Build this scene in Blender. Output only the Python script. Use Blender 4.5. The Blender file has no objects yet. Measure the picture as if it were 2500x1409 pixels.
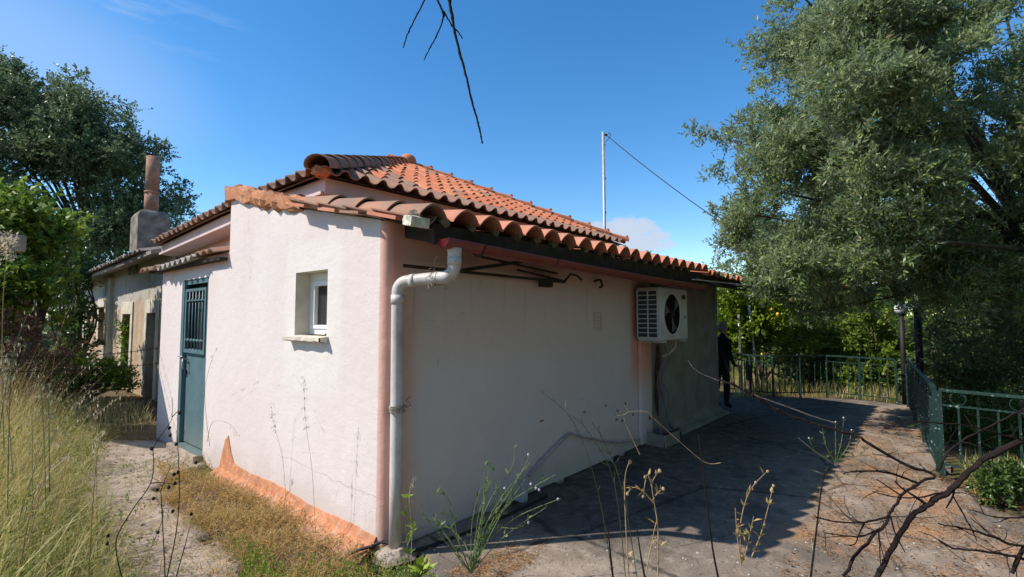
import bpy, math, random
import numpy as np
from mathutils import Vector, Matrix, Euler
R = math.radians
random.seed(7); rng = np.random.default_rng(7)
S = bpy.context.scene
COL = S.collection

# ------------------------------------------------------------ camera
CF = 1221.0
CAM = np.array([-2.08, -2.96, 1.6]); PITCH = math.atan(73.5/CF); AZ = R(40.7)
_fh = np.array([math.cos(AZ), math.sin(AZ), 0.]); _r = np.array([math.sin(AZ), -math.cos(AZ), 0.])
_f = _fh*math.cos(PITCH)+np.array([0, 0, math.sin(PITCH)]); _u = np.array([0, 0, math.cos(PITCH)])-_fh*math.sin(PITCH)
cam = bpy.data.cameras.new('camera'); camo = bpy.data.objects.new('camera', cam); COL.objects.link(camo)
M = Matrix(((_r[0], _u[0], -_f[0], CAM[0]), (_r[1], _u[1], -_f[1], CAM[1]), (_r[2], _u[2], -_f[2], CAM[2]), (0, 0, 0, 1)))
camo.matrix_world = M
cam.sensor_width = 36; cam.lens = 36*CF/2500; cam.clip_start = 0.05; cam.clip_end = 2000
S.camera = camo
def _ray(x, y): return _f+_r*(x-1250)/CF-_u*(y-704.5)/CF
def D(x, y, t): return CAM+_ray(x, y)*t                       # a place seen in the survey photo at depth t
def PL(x, y, ax, v):
    d = _ray(x, y); return CAM+d*((v-CAM[ax])/d[ax])
def PIX(P):
    d = np.asarray(P)-CAM; z = d@_f
    return 1250+CF*(d@_r)/z, 704.5-CF*(d@_u)/z, z

# ------------------------------------------------------------ light
SUNV = Vector((-0.82, 0.65, 1.0)).normalized()
w = bpy.data.worlds.new('World'); S.world = w; w.use_nodes = True
nt = w.node_tree; nt.nodes.clear()
def N(t, ty, **k):
    n = t.nodes.new(ty)
    for a, b in k.items():
        if a.startswith('i_'): n.inputs[a[2:].replace('_', ' ')].default_value = b
        else: setattr(n, a, b)
    return n
out = N(nt, 'ShaderNodeOutputWorld'); bg = N(nt, 'ShaderNodeBackground'); sky = N(nt, 'ShaderNodeTexSky')
sky.sky_type = 'NISHITA'; sky.sun_disc = False; sky.sun_elevation = R(43.7); sky.sun_rotation = math.atan2(-.82, .65)
sky.air_density = 1.0; sky.dust_density = 0.1; sky.ozone_density = 2.2; sky.altitude = 50
bg.inputs['Strength'].default_value = 0.115
hs = N(nt, 'ShaderNodeHueSaturation'); hs.inputs['Saturation'].default_value = 1.33; hs.inputs['Value'].default_value = 1.48
nt.links.new(sky.outputs[0], hs.inputs['Color'])
# clouds: a cumulus bank low over the far trees and faint cirrus high up
tc = N(nt, 'ShaderNodeTexCoord')
def vdot(vec, dirv):
    d = N(nt, 'ShaderNodeVectorMath', operation='DOT_PRODUCT'); nt.links.new(vec, d.inputs[0]); d.inputs[1].default_value = dirv; return d.outputs['Value']
def mth(t, op, a, b=None, c=None, clamp=False):
    n = N(t, 'ShaderNodeMath', operation=op); n.use_clamp = clamp
    for i, v in enumerate((a, b, c)):
        if v is None: continue
        if isinstance(v, (int, float)): n.inputs[i].default_value = v
        else: t.links.new(v, n.inputs[i])
    return n.outputs[0]
def mrange(t, v, a, b, c=0., d=1., smooth=True):
    n = N(t, 'ShaderNodeMapRange'); n.interpolation_type = 'SMOOTHSTEP' if smooth else 'LINEAR'
    t.links.new(v, n.inputs[0]); n.inputs[1].default_value = a; n.inputs[2].default_value = b; n.inputs[3].default_value = c; n.inputs[4].default_value = d
    return n.outputs[0]
def wnoise(scale, detail, sc=(1, 1, 1), rough=.55, off=(0, 0, 0)):
    mp = N(nt, 'ShaderNodeMapping'); mp.inputs['Scale'].default_value = sc; mp.inputs['Location'].default_value = off
    nt.links.new(tc.outputs['Generated'], mp.inputs[0])
    n = N(nt, 'ShaderNodeTexNoise'); n.inputs['Scale'].default_value = scale; n.inputs['Detail'].default_value = detail; n.inputs['Roughness'].default_value = rough
    nt.links.new(mp.outputs[0], n.inputs['Vector']); return n.outputs['Fac']
def blob(px, py, wx, wy):
    c = _ray(px, py); c = c/np.linalg.norm(c)
    rt = np.cross(c, [0, 0, 1.]); rt /= np.linalg.norm(rt); up = np.cross(rt, c)
    a = mth(nt, 'DIVIDE', vdot(tc.outputs['Generated'], tuple(rt)), wx); b = mth(nt, 'DIVIDE', vdot(tc.outputs['Generated'], tuple(up)), wy)
    front = mth(nt, 'GREATER_THAN', vdot(tc.outputs['Generated'], tuple(c)), 0.2)
    r2 = mth(nt, 'ADD', mth(nt, 'MULTIPLY', a, a), mth(nt, 'MULTIPLY', b, b))
    return mth(nt, 'MULTIPLY', mth(nt, 'SUBTRACT', 1.0, r2), front)
n1 = wnoise(22, 7, (1, 1, 2.0), .6)
def cloud(px, py, wx, wy): return mrange(nt, mth(nt, 'ADD', blob(px, py, wx, wy), mth(nt, 'MULTIPLY', mth(nt, 'SUBTRACT', n1, .5), 3.0)), -.1, .6)
cm = mth(nt, 'MAXIMUM', cloud(1495, 572, .095, .034), cloud(1560, 592, .070, .024))
cm = mth(nt, 'MULTIPLY', cm, .88)
ci = mth(nt, 'MULTIPLY', mrange(nt, wnoise(5, 5, (1, 1.0, 5), .6, (3, 1, 0)), .5, .75), mrange(nt, blob(420, 60, .16, .045), 0, 1))
ci2 = mrange(nt, blob(-150, 120, .35, .17), 0, 1)
cim = mth(nt, 'ADD', mth(nt, 'MULTIPLY', ci, .5), mth(nt, 'MULTIPLY', ci2, .35), clamp=True)
mx = N(nt, 'ShaderNodeMixRGB'); nt.links.new(cm, mx.inputs[0]); nt.links.new(hs.outputs[0], mx.inputs[1]); mx.inputs[2].default_value = (4.6, 5.1, 6.0, 1)
mx2 = N(nt, 'ShaderNodeMixRGB'); nt.links.new(cim, mx2.inputs[0]); nt.links.new(mx.outputs[0], mx2.inputs[1]); mx2.inputs[2].default_value = (4.2, 5.2, 6.8, 1)
nt.links.new(mx2.outputs[0], bg.inputs['Color']); nt.links.new(bg.outputs[0], out.inputs[0])
sl = bpy.data.lights.new('sun', 'SUN'); sl.energy = 4.9; sl.angle = R(0.55); sl.color = (1, .94, .85)
slo = bpy.data.objects.new('sun', sl); COL.objects.link(slo); slo.rotation_euler = SUNV.to_track_quat('Z', 'Y').to_euler(); slo.location = (-8, 6, 10)
S.view_settings.view_transform = 'Standard'; S.view_settings.look = 'None'; S.view_settings.exposure = 0.25; S.view_settings.gamma = 1
S.view_settings.use_curve_mapping = False
S.render.engine = 'CYCLES'; S.cycles.max_bounces = 6; S.cycles.transparent_max_bounces = 4

# ------------------------------------------------------------ helpers
class MB:
    def __init__(s): s.v = []; s.f = []; s.n = 0
    def add(s, v, f):
        s.v.extend([tuple(map(float, p)) for p in v]); s.f.extend([tuple(i+s.n for i in q) for q in f]); s.n = len(s.v)
    def box(s, a, b):
        x0, y0, z0 = a; x1, y1, z1 = b
        s.add([(x0, y0, z0), (x1, y0, z0), (x1, y1, z0), (x0, y1, z0), (x0, y0, z1), (x1, y0, z1), (x1, y1, z1), (x0, y1, z1)],
              [(0, 3, 2, 1), (4, 5, 6, 7), (0, 1, 5, 4), (1, 2, 6, 5), (2, 3, 7, 6), (3, 0, 4, 7)]); return s
    def obox(s, c, sz, rot=None):
        m = (rot or Matrix.Identity(3)); pts = []
        for k in ((-1, -1, -1), (1, -1, -1), (1, 1, -1), (-1, 1, -1), (-1, -1, 1), (1, -1, 1), (1, 1, 1), (-1, 1, 1)):
            pts.append(Vector(c)+m@Vector((k[0]*sz[0]/2, k[1]*sz[1]/2, k[2]*sz[2]/2)))
        s.add(pts, [(0, 3, 2, 1), (4, 5, 6, 7), (0, 1, 5, 4), (1, 2, 6, 5), (2, 3, 7, 6), (3, 0, 4, 7)]); return s
    def bar(s, p, q, wd, th=None):
        p = Vector(p); q = Vector(q); d = q-p; L = d.length; m = d.to_track_quat('Z', 'Y').to_matrix()
        s.obox((p+q)/2, (wd, th or wd, L), m); return s
    def tube(s, pts, rad, seg=6, cap=True):
        pts = [Vector(p) for p in pts]; n = len(pts)
        if not hasattr(rad, '__len__'): rad = [rad]*n
        ref = Vector((.31, .17, .93)).normalized(); vs = []; fs = []
        t0 = (pts[1]-pts[0]).normalized()
        a = t0.cross(ref)
        if a.length < 1e-3: a = t0.cross(Vector((1, 0, 0)))
        a.normalize()
        for i in range(n):
            t = (pts[min(i+1, n-1)]-pts[max(i-1, 0)])
            if t.length < 1e-9: t = t0.copy()
            t.normalize(); a = (a-t*a.dot(t)); 
            if a.length < 1e-6: a = t.orthogonal()
            a.normalize(); b = t.cross(a)
            for k in range(seg):
                th = 2*math.pi*k/seg; vs.append(pts[i]+(a*math.cos(th)+b*math.sin(th))*rad[i])
        for i in range(n-1):
            for k in range(seg):
                k2 = (k+1) % seg; fs.append((i*seg+k, i*seg+k2, (i+1)*seg+k2, (i+1)*seg+k))
        if cap: fs.append(tuple(range(seg))[::-1]); fs.append(tuple((n-1)*seg+k for k in range(seg)))
        s.add(vs, fs); return s
    def ell(s, c, r, nu=8, nv=6, rot=None, jit=0):
        vs = []; fs = []; c = Vector(c)
        for j in range(nv+1):
            ph = math.pi*j/nv
            for i in range(nu):
                th = 2*math.pi*i/nu; p = Vector((r[0]*math.sin(ph)*math.cos(th), r[1]*math.sin(ph)*math.sin(th), r[2]*math.cos(ph)))*(1+random.uniform(-jit, jit))
                vs.append(c+(rot@p if rot else p))
        for j in range(nv):
            for i in range(nu):
                i2 = (i+1) % nu; fs.append((j*nu+i, (j+1)*nu+i, (j+1)*nu+i2, j*nu+i2))
        s.add(vs, fs); return s
    def mesh(s, name, mat=None, smooth=False):
        me = bpy.data.meshes.new(name); me.from_pydata(s.v, [], s.f); me.update()
        if mat:
            for m in (mat if isinstance(mat, (list, tuple)) else [mat]): me.materials.append(m)
        if smooth: me.polygons.foreach_set('use_smooth', [True]*len(me.polygons))
        return me
    def obj(s, name, mat, parent=None, smooth=False, bevel=0):
        o = bpy.data.objects.new(name, s.mesh(name, mat, smooth)); COL.objects.link(o); o.parent = parent
        if bevel:
            b = o.modifiers.new('Bevel', 'BEVEL'); b.width = bevel; b.segments = 2; b.limit_method = 'ANGLE'; b.angle_limit = R(40)
        return o
def tag(o, label=None, cat=None, group=None, kind=None):
    if label: o['label'] = label
    if cat: o['category'] = cat
    if group: o['group'] = group
    if kind: o['kind'] = kind
    return o
def empty(name, loc, label, cat, group=None):
    o = bpy.data.objects.new(name, None); COL.objects.link(o); o.location = loc; o.empty_display_size = .1
    bpy.context.view_layer.update()
    return tag(o, label, cat, group)
def put(o, parent):
    o.parent = parent; o.matrix_parent_inverse = Matrix.Translation(parent.location).inverted() if parent.parent is None else Matrix.Identity(4); return o
def npmesh(name, V, F, mat, parent=None, rnd=None, kind=None):
    """V (n,3), F (m,3|4) arrays -> one object"""
    me = bpy.data.meshes.new(name); n = len(V); m, k = F.shape
    me.vertices.add(n); me.vertices.foreach_set('co', V.astype(np.float32).ravel())
    me.loops.add(m*k); me.loops.foreach_set('vertex_index', F.astype(np.int32).ravel())
    me.polygons.add(m); me.polygons.foreach_set('loop_start', (np.arange(m)*k).astype(np.int32)); me.polygons.foreach_set('loop_total', np.full(m, k, np.int32))
    me.update(calc_edges=True)
    if rnd is not None:
        a = me.attributes.new('rnd', 'FLOAT', 'POINT'); a.data.foreach_set('value', rnd.astype(np.float32))
    me.materials.append(mat)
    o = bpy.data.objects.new(name, me); COL.objects.link(o)
    if parent: put(o, parent)
    if kind: o['kind'] = kind
    return o

# ------------------------------------------------------------ materials
class MAT:
    def __init__(s, name, rough=.8, spec=.3, metallic=0):
        s.mat = bpy.data.materials.new(name); s.mat.use_nodes = True; s.t = s.mat.node_tree; s.b = s.t.nodes['Principled BSDF']
        s.b.inputs['Roughness'].default_value = rough; s.b.inputs['Specular IOR Level'].default_value = spec; s.b.inputs['Metallic'].default_value = metallic
        s.geo = N(s.t, 'ShaderNodeNewGeometry'); s.pos = s.geo.outputs['Position']
        s.sx = N(s.t, 'ShaderNodeSeparateXYZ'); s.t.links.new(s.pos, s.sx.inputs[0]); s.h = None
    def objc(s):
        s.tc = N(s.t, 'ShaderNodeTexCoord'); s.pos = s.tc.outputs['Object']; return s
    def noise(s, scale, detail=4, rough=.55, sc=None, off=(0, 0, 0)):
        v = s.pos
        if sc or any(off):
            mp = N(s.t, 'ShaderNodeMapping'); mp.inputs['Scale'].default_value = sc or (1, 1, 1); mp.inputs['Location'].default_value = off; s.t.links.new(v, mp.inputs[0]); v = mp.outputs[0]
        n = N(s.t, 'ShaderNodeTexNoise'); n.inputs['Scale'].default_value = scale; n.inputs['Detail'].default_value = detail; n.inputs['Roughness'].default_value = rough
        s.t.links.new(v, n.inputs['Vector']); return n.outputs['Fac']
    def vor(s, scale, feature='F1', rnd=1, sc=None):
        v = s.pos
        n = N(s.t, 'ShaderNodeTexVoronoi'); n.feature = feature; n.inputs['Scale'].default_value = scale
        if sc:
            mp = N(s.t, 'ShaderNodeMapping'); mp.inputs['Scale'].default_value = sc; s.t.links.new(v, mp.inputs[0]); v = mp.outputs[0]
        s.t.links.new(v, n.inputs['Vector']); return n.outputs['Distance']
    def mr(s, v, a, b, c=0., d=1.): return mrange(s.t, v, a, b, c, d)
    def m(s, op, a, b=None, clamp=False): return mth(s.t, op, a, b, None, clamp)
    def mix(s, f, a, b):
        n = N(s.t, 'ShaderNodeMixRGB')
        for i, v in ((0, f), (1, a), (2, b)):
            if isinstance(v, (int, float)): n.inputs[i].default_value = v
            elif isinstance(v, tuple): n.inputs[i].default_value = (*v[:3], 1)
            else: s.t.links.new(v, n.inputs[i])
        return n.outputs[0]
    def rnd(s):
        a = N(s.t, 'ShaderNodeAttribute'); a.attribute_name = 'rnd'; o = N(s.t, 'ShaderNodeObjectInfo')
        return s.m('FRACT', s.m('ADD', a.outputs['Fac'], o.outputs['Random']))
    def attr(s):
        a = N(s.t, 'ShaderNodeAttribute'); a.attribute_name = 'rnd'; return a.outputs['Fac']
    def ramp(s, v, cols):
        n = N(s.t, 'ShaderNodeValToRGB'); cr = n.color_ramp
        while len(cr.elements) < len(cols): cr.elements.new(.5)
        for e, (p, c) in zip(cr.elements, cols): e.position = p; e.color = (*c, 1)
        s.t.links.new(v, n.inputs[0]); return n.outputs[0]
    def col(s, c):
        if isinstance(c, tuple): s.b.inputs['Base Color'].default_value = (*c[:3], 1)
        else: s.t.links.new(c, s.b.inputs['Base Color'])
        return s
    def bump(s, h, st=.3, dist=.01):
        n = N(s.t, 'ShaderNodeBump'); n.inputs['Strength'].default_value = st; n.inputs['Distance'].default_value = dist
        s.t.links.new(h, n.inputs['Height'])
        if s.h: s.t.links.new(s.h, n.inputs['Normal'])
        s.h = n.outputs[0]; s.t.links.new(s.h, s.b.inputs['Normal']); return s
def simple(name, c, rough=.7, spec=.3, var=.25, scale=12, metallic=0, bump=.15):
    q = MAT(name, rough, spec, metallic); n = q.noise(scale, 5)
    q.col(q.mix(q.mr(n, .25, .75), tuple(x*(1-var) for x in c), tuple(min(1, x*(1+var)) for x in c)))
    if bump: q.bump(q.noise(scale*5, 4), bump, .004)
    return q.mat
def leafmat(name, cols, back=None, trans=.3, rough=.45, spec=.4):
    q = MAT(name, rough, spec); c = q.ramp(q.attr(), cols)
    cc = c
    if back: cc = q.mix(q.geo.outputs['Backfacing'], c, back)
    q.col(cc); tr = N(q.t, 'ShaderNodeBsdfTranslucent'); q.t.links.new(cc, tr.inputs['Color'])
    ms = N(q.t, 'ShaderNodeMixShader'); ms.inputs[0].default_value = trans
    q.t.links.new(q.b.outputs[0], ms.inputs[1]); q.t.links.new(tr.outputs[0], ms.inputs[2])
    q.t.links.new(ms.outputs[0], q.t.nodes['Material Output'].inputs[0]); return q.mat

# painted plaster: a thin pale wash over salmon; the wash stops short of edges and of the air conditioner
def plaster():
    q = MAT('pink_washed_plaster', .88, .15); X, Y, Z = q.sx.outputs
    n = q.noise(3.0, 6, .6); n2 = q.noise(1.1, 4)
    wash = q.mix(q.mr(n2, .3, .7), (.655, .56, .53), (.68, .60, .57))
    wash = q.mix(q.mr(q.noise(1.2, 5, .6, (3, 3, .9)), .5, .8, 0, .3), wash, (.74, .67, .64))
    salmon = q.mix(q.mr(n, .3, .7), (.66, .27, .17), (.72, .36, .25))
    # around the small window a whiter patch
    dy = q.m('ABSOLUTE', q.m('SUBTRACT', Y, 1.05)); dz = q.m('ABSOLUTE', q.m('SUBTRACT', Z, 1.62))
    pt = q.m('MULTIPLY', q.m('MULTIPLY', q.mr(q.m('ADD', dy, q.m('MULTIPLY', n, .16)), .62, .48), q.mr(q.m('ADD', dz, q.m('MULTIPLY', n, .16)), .78, .62)), q.mr(X, .3, .1))
    wash = q.mix(q.m('MULTIPLY', pt, .45), wash, (.71, .67, .62))
    w = q.m('MULTIPLY', q.m('SUBTRACT', n, .5), .2)
    # salmon masks on the long shaded wall (Y about 0)
    onlong = q.mr(Y, .085, .035)
    near_eave = q.mr(q.m('ADD', Z, w), 1.75, 2.25); cornerm = q.mr(q.m('ADD', X, w), .35, .06, 0, .75)
    cstrip = q.mr(q.m('ADD', X, Y), .082, .070)
    acm = q.m('MULTIPLY', q.mr(q.m('ADD', X, w), 3.55, 3.72, 0, .85), q.mr(q.m('ADD', X, w), 4.62, 4.4)); acm = q.m('MULTIPLY', acm, q.mr(q.m('ADD', Z, w), .55, 1.1))
    lo = q.m('MAXIMUM', q.m('MAXIMUM', q.m('MULTIPLY', near_eave, .8), cornerm), acm)
    s1 = q.m('MULTIPLY', lo, onlong); s1 = q.m('MAXIMUM', s1, q.m('MULTIPLY', cstrip, .55))
    # under the canopy and under the house eave
    can = q.m('MULTIPLY', q.mr(q.m('ADD', Z, w), 2.12, 2.25), q.mr(Y, 2.8, 2.9)); hi = q.mr(q.m('ADD', Z, w), 2.72, 2.86)
    can = q.m('MULTIPLY', can, q.mr(X, .5, .1)); hi = q.m('MULTIPLY', hi, q.mr(X, .5, .6))
    s1 = q.m('MAXIMUM', s1, q.m('MULTIPLY', q.m('MAXIMUM', can, hi), .75), True)
    c = q.mix(s1, wash, salmon)
    # chips and stains
    ch = q.m('MULTIPLY', q.mr(q.noise(9, 6, .7), .66, .70), q.mr(Z, 1.2, 2.3, 0, 1)); c = q.mix(q.m('MULTIPLY', ch, .35), c, (.50, .45, .38))
    runs = q.m('MULTIPLY', q.mr(q.noise(1, 5, .7, (14, 14, .8)), .54, .72), q.mr(Z, 1.6, 2.8)); c = q.mix(q.m('MULTIPLY', runs, .4), c, (.46, .41, .33))
    # hairline crack near the foot of the sunlit wall, grime low down
    zz = q.m('ADD', q.m('ADD', Z, q.m('MULTIPLY', q.noise(5, 5), .10)), q.m('MULTIPLY', Y, -.03))
    ck = q.m('MULTIPLY', q.mr(q.m('ABSOLUTE', q.m('SUBTRACT', zz, .40)), .004, .0), q.m('MULTIPLY', q.mr(Y, 1.7, 1.4), q.mr(X, .05, .0)))
    c = q.mix(q.m('MULTIPLY', ck, .6), c, (.25, .2, .18))
    gr = q.m('MULTIPLY', q.mr(q.m('ADD', Z, q.m('MULTIPLY', n, .5)), .62, .22), .45); c = q.mix(gr, c, (.42, .36, .31))
    sp = q.m('MULTIPLY', q.mr(q.noise(24, 6, .75), .58, .66), q.mr(Z, .55, .12)); c = q.mix(q.m('MULTIPLY', sp, .5), c, (.22, .17, .13))
    dr = q.m('MULTIPLY', q.m('MULTIPLY', q.mr(q.noise(1, 6, .7, (9, 9, .5), (4, 1, 0)), .56, .68), q.mr(Z, 1.2, 2.1)), q.mr(Y, .1, .03)); c = q.mix(q.m('MULTIPLY', dr, .45), c, (.26, .20, .18))
    v2 = q.vor(1.1, 'DISTANCE_TO_EDGE'); hc = q.m('MULTIPLY', q.mr(q.m('ADD', v2, q.m('MULTIPLY', q.noise(9, 5), .05)), .0285, .022), q.mr(q.noise(.7, 3), .52, .6)); c = q.mix(q.m('MULTIPLY', hc, .35), c, (.3, .24, .21))
    q.col(c); q.bump(q.noise(60, 5, .6), .35, .004); q.bump(q.noise(7, 4), .5, .014); q.bump(q.noise(1, 5, .7, (8, 8, 22)), .35, .008); return q.mat
M_pink = plaster()
M_fascia = simple('painted_fascia', (.62, .47, .44), .85, .15, .1, 3)
def orange():
    q = MAT('orange_render', .9, .1); n = q.noise(14, 6, .65)
    c = q.mix(q.mr(n, .3, .7), (.46, .18, .085), (.58, .27, .15)); c = q.mix(q.mr(q.noise(30, 5, .7), .62, .7, 0, .5), c, (.7, .5, .36))
    c = q.mix(q.mr(q.noise(5, 6, .7), .45, .7, 0, .7), c, (.30, .17, .10)); c = q.mix(q.mr(q.noise(11, 6, .75, None, (2, 3, 1)), .56, .62, 0, .55), c, (.55, .44, .36)); c = q.mix(q.mr(q.m('ADD', q.sx.outputs[2], q.m('MULTIPLY', q.noise(9, 6, .7), .12)), .10, .05, 0, .7), c, (.26, .17, .11)); q.col(c); q.bump(n, .8, .02); return q.mat
M_orange = orange()
def greyplaster():
    q = MAT('bare_cement_render', .92, .1); n = q.noise(3, 7, .65); c = q.mix(q.mr(n, .3, .7), (.20, .185, .15), (.30, .28, .23))
    c = q.mix(q.mr(q.noise(2, 5, .6, (5, 5, .8)), .5, .75, 0, .5), c, (.13, .13, .11)); c = q.mix(q.mr(q.noise(22, 5, .7), .64, .7, 0, .5), c, (.42, .38, .32))
    q.col(c); q.bump(q.noise(35, 6, .65), .4, .008); return q.mat
M_grey = greyplaster()
def tilemat(name, a, b, dirty, amt):
    q = MAT(name, .85, .15); r = q.rnd(); n = q.noise(8, 6, .65)
    c = q.mix(r, a, b); c = q.mix(q.mr(n, .35, .75, 0, .45), c, tuple(x*.7 for x in a)); c = q.mix(q.m('MULTIPLY', q.mr(q.noise(5, 6, .7), .5-amt*.3, .72-amt*.2), amt), c, dirty)
    c = q.mix(q.mr(q.noise(40, 4, .7), .66, .72, 0, .35), c, (.55, .48, .38)); q.col(c); q.bump(q.noise(45, 5), .3, .004); return q.mat
M_tile = tilemat('terracotta_tile', (.56, .165, .075), (.68, .27, .145), (.30, .17, .11), .35)
M_tile_old = tilemat('weathered_terracotta_tile', (.40, .19, .125), (.48, .23, .14), (.22, .17, .13), .7)
M_tile_lt = tilemat('lean_to_terracotta_tile', (.55, .21, .13), (.64, .27, .17), (.30, .17, .12), .4)
M_mortar = simple('pale_mortar', (.60, .56, .46), .95, .1, .35, 20, 0, .8)
M_wood = simple('dark_old_wood', (.045, .035, .028), .8, .2, .4, 9)
M_gutter = simple('brown_red_gutter_paint', (.20, .045, .035), .45, .4, .2, 8)
M_gutter_in = simple('bright_red_gutter_lining', (.55, .03, .03), .5, .4, .1, 8)
def pvc():
    q = MAT('dusty_cream_plastic_pipe', .5, .4); c = q.mix(q.mr(q.noise(6, 6, .65), .3, .7), (.50, .45, .42), (.62, .57, .54)); c = q.mix(q.mr(q.noise(9, 6, .7, (1, 1, .25)), .48, .68, 0, .7), c, (.36, .29, .22)); c = q.mix(q.mr(q.noise(40, 4, .7), .62, .68, 0, .5), c, (.2, .16, .12))
    q.col(c); q.bump(q.noise(40, 4), .1, .003); return q.mat
M_pvc = pvc()
M_twine = simple('twine', (.30, .25, .18), .9, .1)
M_white = simple('white_plastic', (.74, .74, .72), .45, .4, .05, 5)
M_cream = simple('cream_reveal_plaster', (.62, .56, .46), .9, .1, .12, 6)
M_ac = simple('aged_white_metal', (.52, .52, .49), .5, .4, .12, 4, 0, .05)
M_black = simple('black_plastic', (.02, .02, .022), .6, .3)
M_dark = simple('dark_interior', (.012, .012, .012), .95, .05, .1)
def doormat():
    q = MAT('blue_green_door_paint', .45, .4); n = q.noise(5, 6, .6); c = q.mix(q.mr(n, .3, .7), (.075, .135, .155), (.10, .175, .195))
    c = q.mix(q.mr(q.noise(18, 5, .7), .64, .69, 0, .5), c, (.35, .38, .36)); c = q.mix(q.mr(q.m('ADD', q.sx.outputs[2], q.m('MULTIPLY', n, .3)), .6, .15, 0, .45), c, (.20, .22, .17)); q.col(c); q.bump(q.noise(30, 3), .08, .003); return q.mat
M_door = doormat()
M_green = None
def railm():
    q = MAT('chipped_green_rail_paint', .45, .45); n = q.noise(30, 5, .7); c = q.mix(q.mr(q.noise(6, 4), .3, .7), (.006, .024, .020), (.010, .038, .030)); c = q.mix(q.mr(n, .6, .66, 0, .8), c, (.32, .42, .40)); q.col(c); return q.mat
M_green = railm()
M_steel = simple('galvanised_steel', (.42, .42, .41), .45, .4, .2, 8, .4)
M_globe = MAT('frosted_globe', .15, .6).col((.55, .58, .62)).mat
def glassm():
    q = MAT('window_glass', .06, .6); q.col((.05, .05, .05)); g = N(q.t, 'ShaderNodeBsdfTransparent'); ms = N(q.t, 'ShaderNodeMixShader'); ms.inputs[0].default_value = .55
    q.t.links.new(q.b.outputs[0], ms.inputs[1]); q.t.links.new(g.outputs[0], ms.inputs[2]); q.t.links.new(ms.outputs[0], q.t.nodes['Material Output'].inputs[0]); return q.mat
M_glass = glassm()
M_curtain = simple('beige_blind', (.42, .37, .33), .9, .1, .1)
def concrete():
    q = MAT('weathered_concrete', .92, .12); X, Y, Z = q.sx.outputs; n = q.noise(2.2, 8, .68); n2 = q.noise(9, 7, .7)
    c = q.mix(q.mr(n, .28, .72), (.17, .13, .10), (.42, .34, .27)); c = q.mix(q.mr(n2, .52, .72, 0, .7), c, (.52, .43, .34)); c = q.mix(q.mr(q.noise(26, 6, .75), .54, .66, 0, .75), c, (.07, .055, .045))
    c = q.mix(q.mr(q.noise(1.1, 5, .6), .5, .62, 0, .7), c, (.10, .085, .072)); shade_stain = q.m('MULTIPLY', q.mr(q.m('ADD', Y, q.m('MULTIPLY', n, 2.2)), -1.3, .3), q.mr(X, .6, 1.6)); c = q.mix(q.m('MULTIPLY', shade_stain, .8), c, q.mix(q.mr(n2, .4, .7), (.045, .042, .04), (.12, .11, .10)))  # mossy stain by the wall, deepened to paint in the house's ground shadow
    o = q.m('MULTIPLY', q.mr(q.noise(1.5, 7, .72, None, (4, 7, 0)), .47, .66), q.mr(X, .5, 2.6)); o = q.m('MULTIPLY', o, q.mr(Y, -1.5, -2.5))
    c = q.mix(q.m('MULTIPLY', o, .8), c, (.46, .24, .12))
    v = q.vor(.55, 'DISTANCE_TO_EDGE'); c = q.mix(q.mr(q.m('ADD', v, q.m('MULTIPLY', n2, .05)), .040, .026, 0, .75), c, (.04, .034, .03)); vb = q.vor(2.3, 'DISTANCE_TO_EDGE'); c = q.mix(q.m('MULTIPLY', q.mr(q.m('ADD', vb, q.m('MULTIPLY', n2, .06)), .042, .030, 0, .6), q.mr(q.noise(.8, 3), .48, .56)), c, (.06, .05, .042))
    c = q.mix(q.mr(q.vor(38), .12, .06, 0, .5), c, (.42, .39, .34))
    q.col(c); q.bump(q.noise(50, 6, .7), .7, .008); q.bump(n, .6, .03); q.bump(n2, .4, .015); return q.mat
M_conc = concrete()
def pathm():
    q = MAT('pale_path_concrete', .95, .1); n = q.noise(3.3, 8, .7); n2 = q.noise(14, 7, .7)
    c = q.mix(q.mr(n, .3, .7), (.28, .22, .17), (.50, .41, .33)); c = q.mix(q.mr(n2, .55, .7, 0, .7), c, (.22, .16, .11)); c = q.mix(q.mr(q.noise(40, 5, .75), .6, .68, 0, .6), c, (.60, .52, .43))
    c = q.mix(q.mr(q.noise(1.3, 5), .55, .7, 0, .6), c, (.19, .14, .09)); q.col(c); q.bump(n2, .9, .02); q.bump(q.noise(60, 5), .5, .008); return q.mat
M_path = pathm()
def soil():
    q = MAT('dry_soil', .98, .05); X, Y, Z = q.sx.outputs; n = q.noise(1.3, 8, .7); c = q.mix(q.mr(n, .3, .7), (.10, .07, .045), (.20, .14, .09)); c = q.mix(q.mr(q.noise(7, 7, .7), .5, .7, 0, .7), c, (.22, .17, .09))
    c = q.mix(q.mr(q.noise(.5, 4), .42, .6, 0, .7), c, (.07, .085, .03)); q.col(c); q.bump(q.noise(18, 7, .7), 1, .03); return q.mat
M_soil = soil()
M_bark = simple('grey_brown_bark', (.10, .08, .065), .95, .1, .45, 14, 0, .9)
M_twig = simple('dark_dead_twig', (.02, .013, .012), .9, .15, .3, 30)
M_olive = leafmat('olive_leaf', [(0, (.06, .10, .025)), (.3, (.13, .195, .05)), (.6, (.22, .295, .075)), (.85, (.36, .43, .16)), (1, (.36, .21, .09))], (.28, .35, .20), .36)
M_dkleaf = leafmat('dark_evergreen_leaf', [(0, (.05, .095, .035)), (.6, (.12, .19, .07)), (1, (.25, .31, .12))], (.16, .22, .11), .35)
M_fig = leafmat('vine_leaf', [(0, (.08, .14, .02)), (.5, (.20, .30, .04)), (1, (.40, .48, .07))], None, .35, .5, .3)
M_citrus = leafmat('citrus_leaf', [(0, (.12, .19, .015)), (.6, (.25, .35, .02)), (1, (.40, .46, .04))], None, .45, .4)
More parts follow.
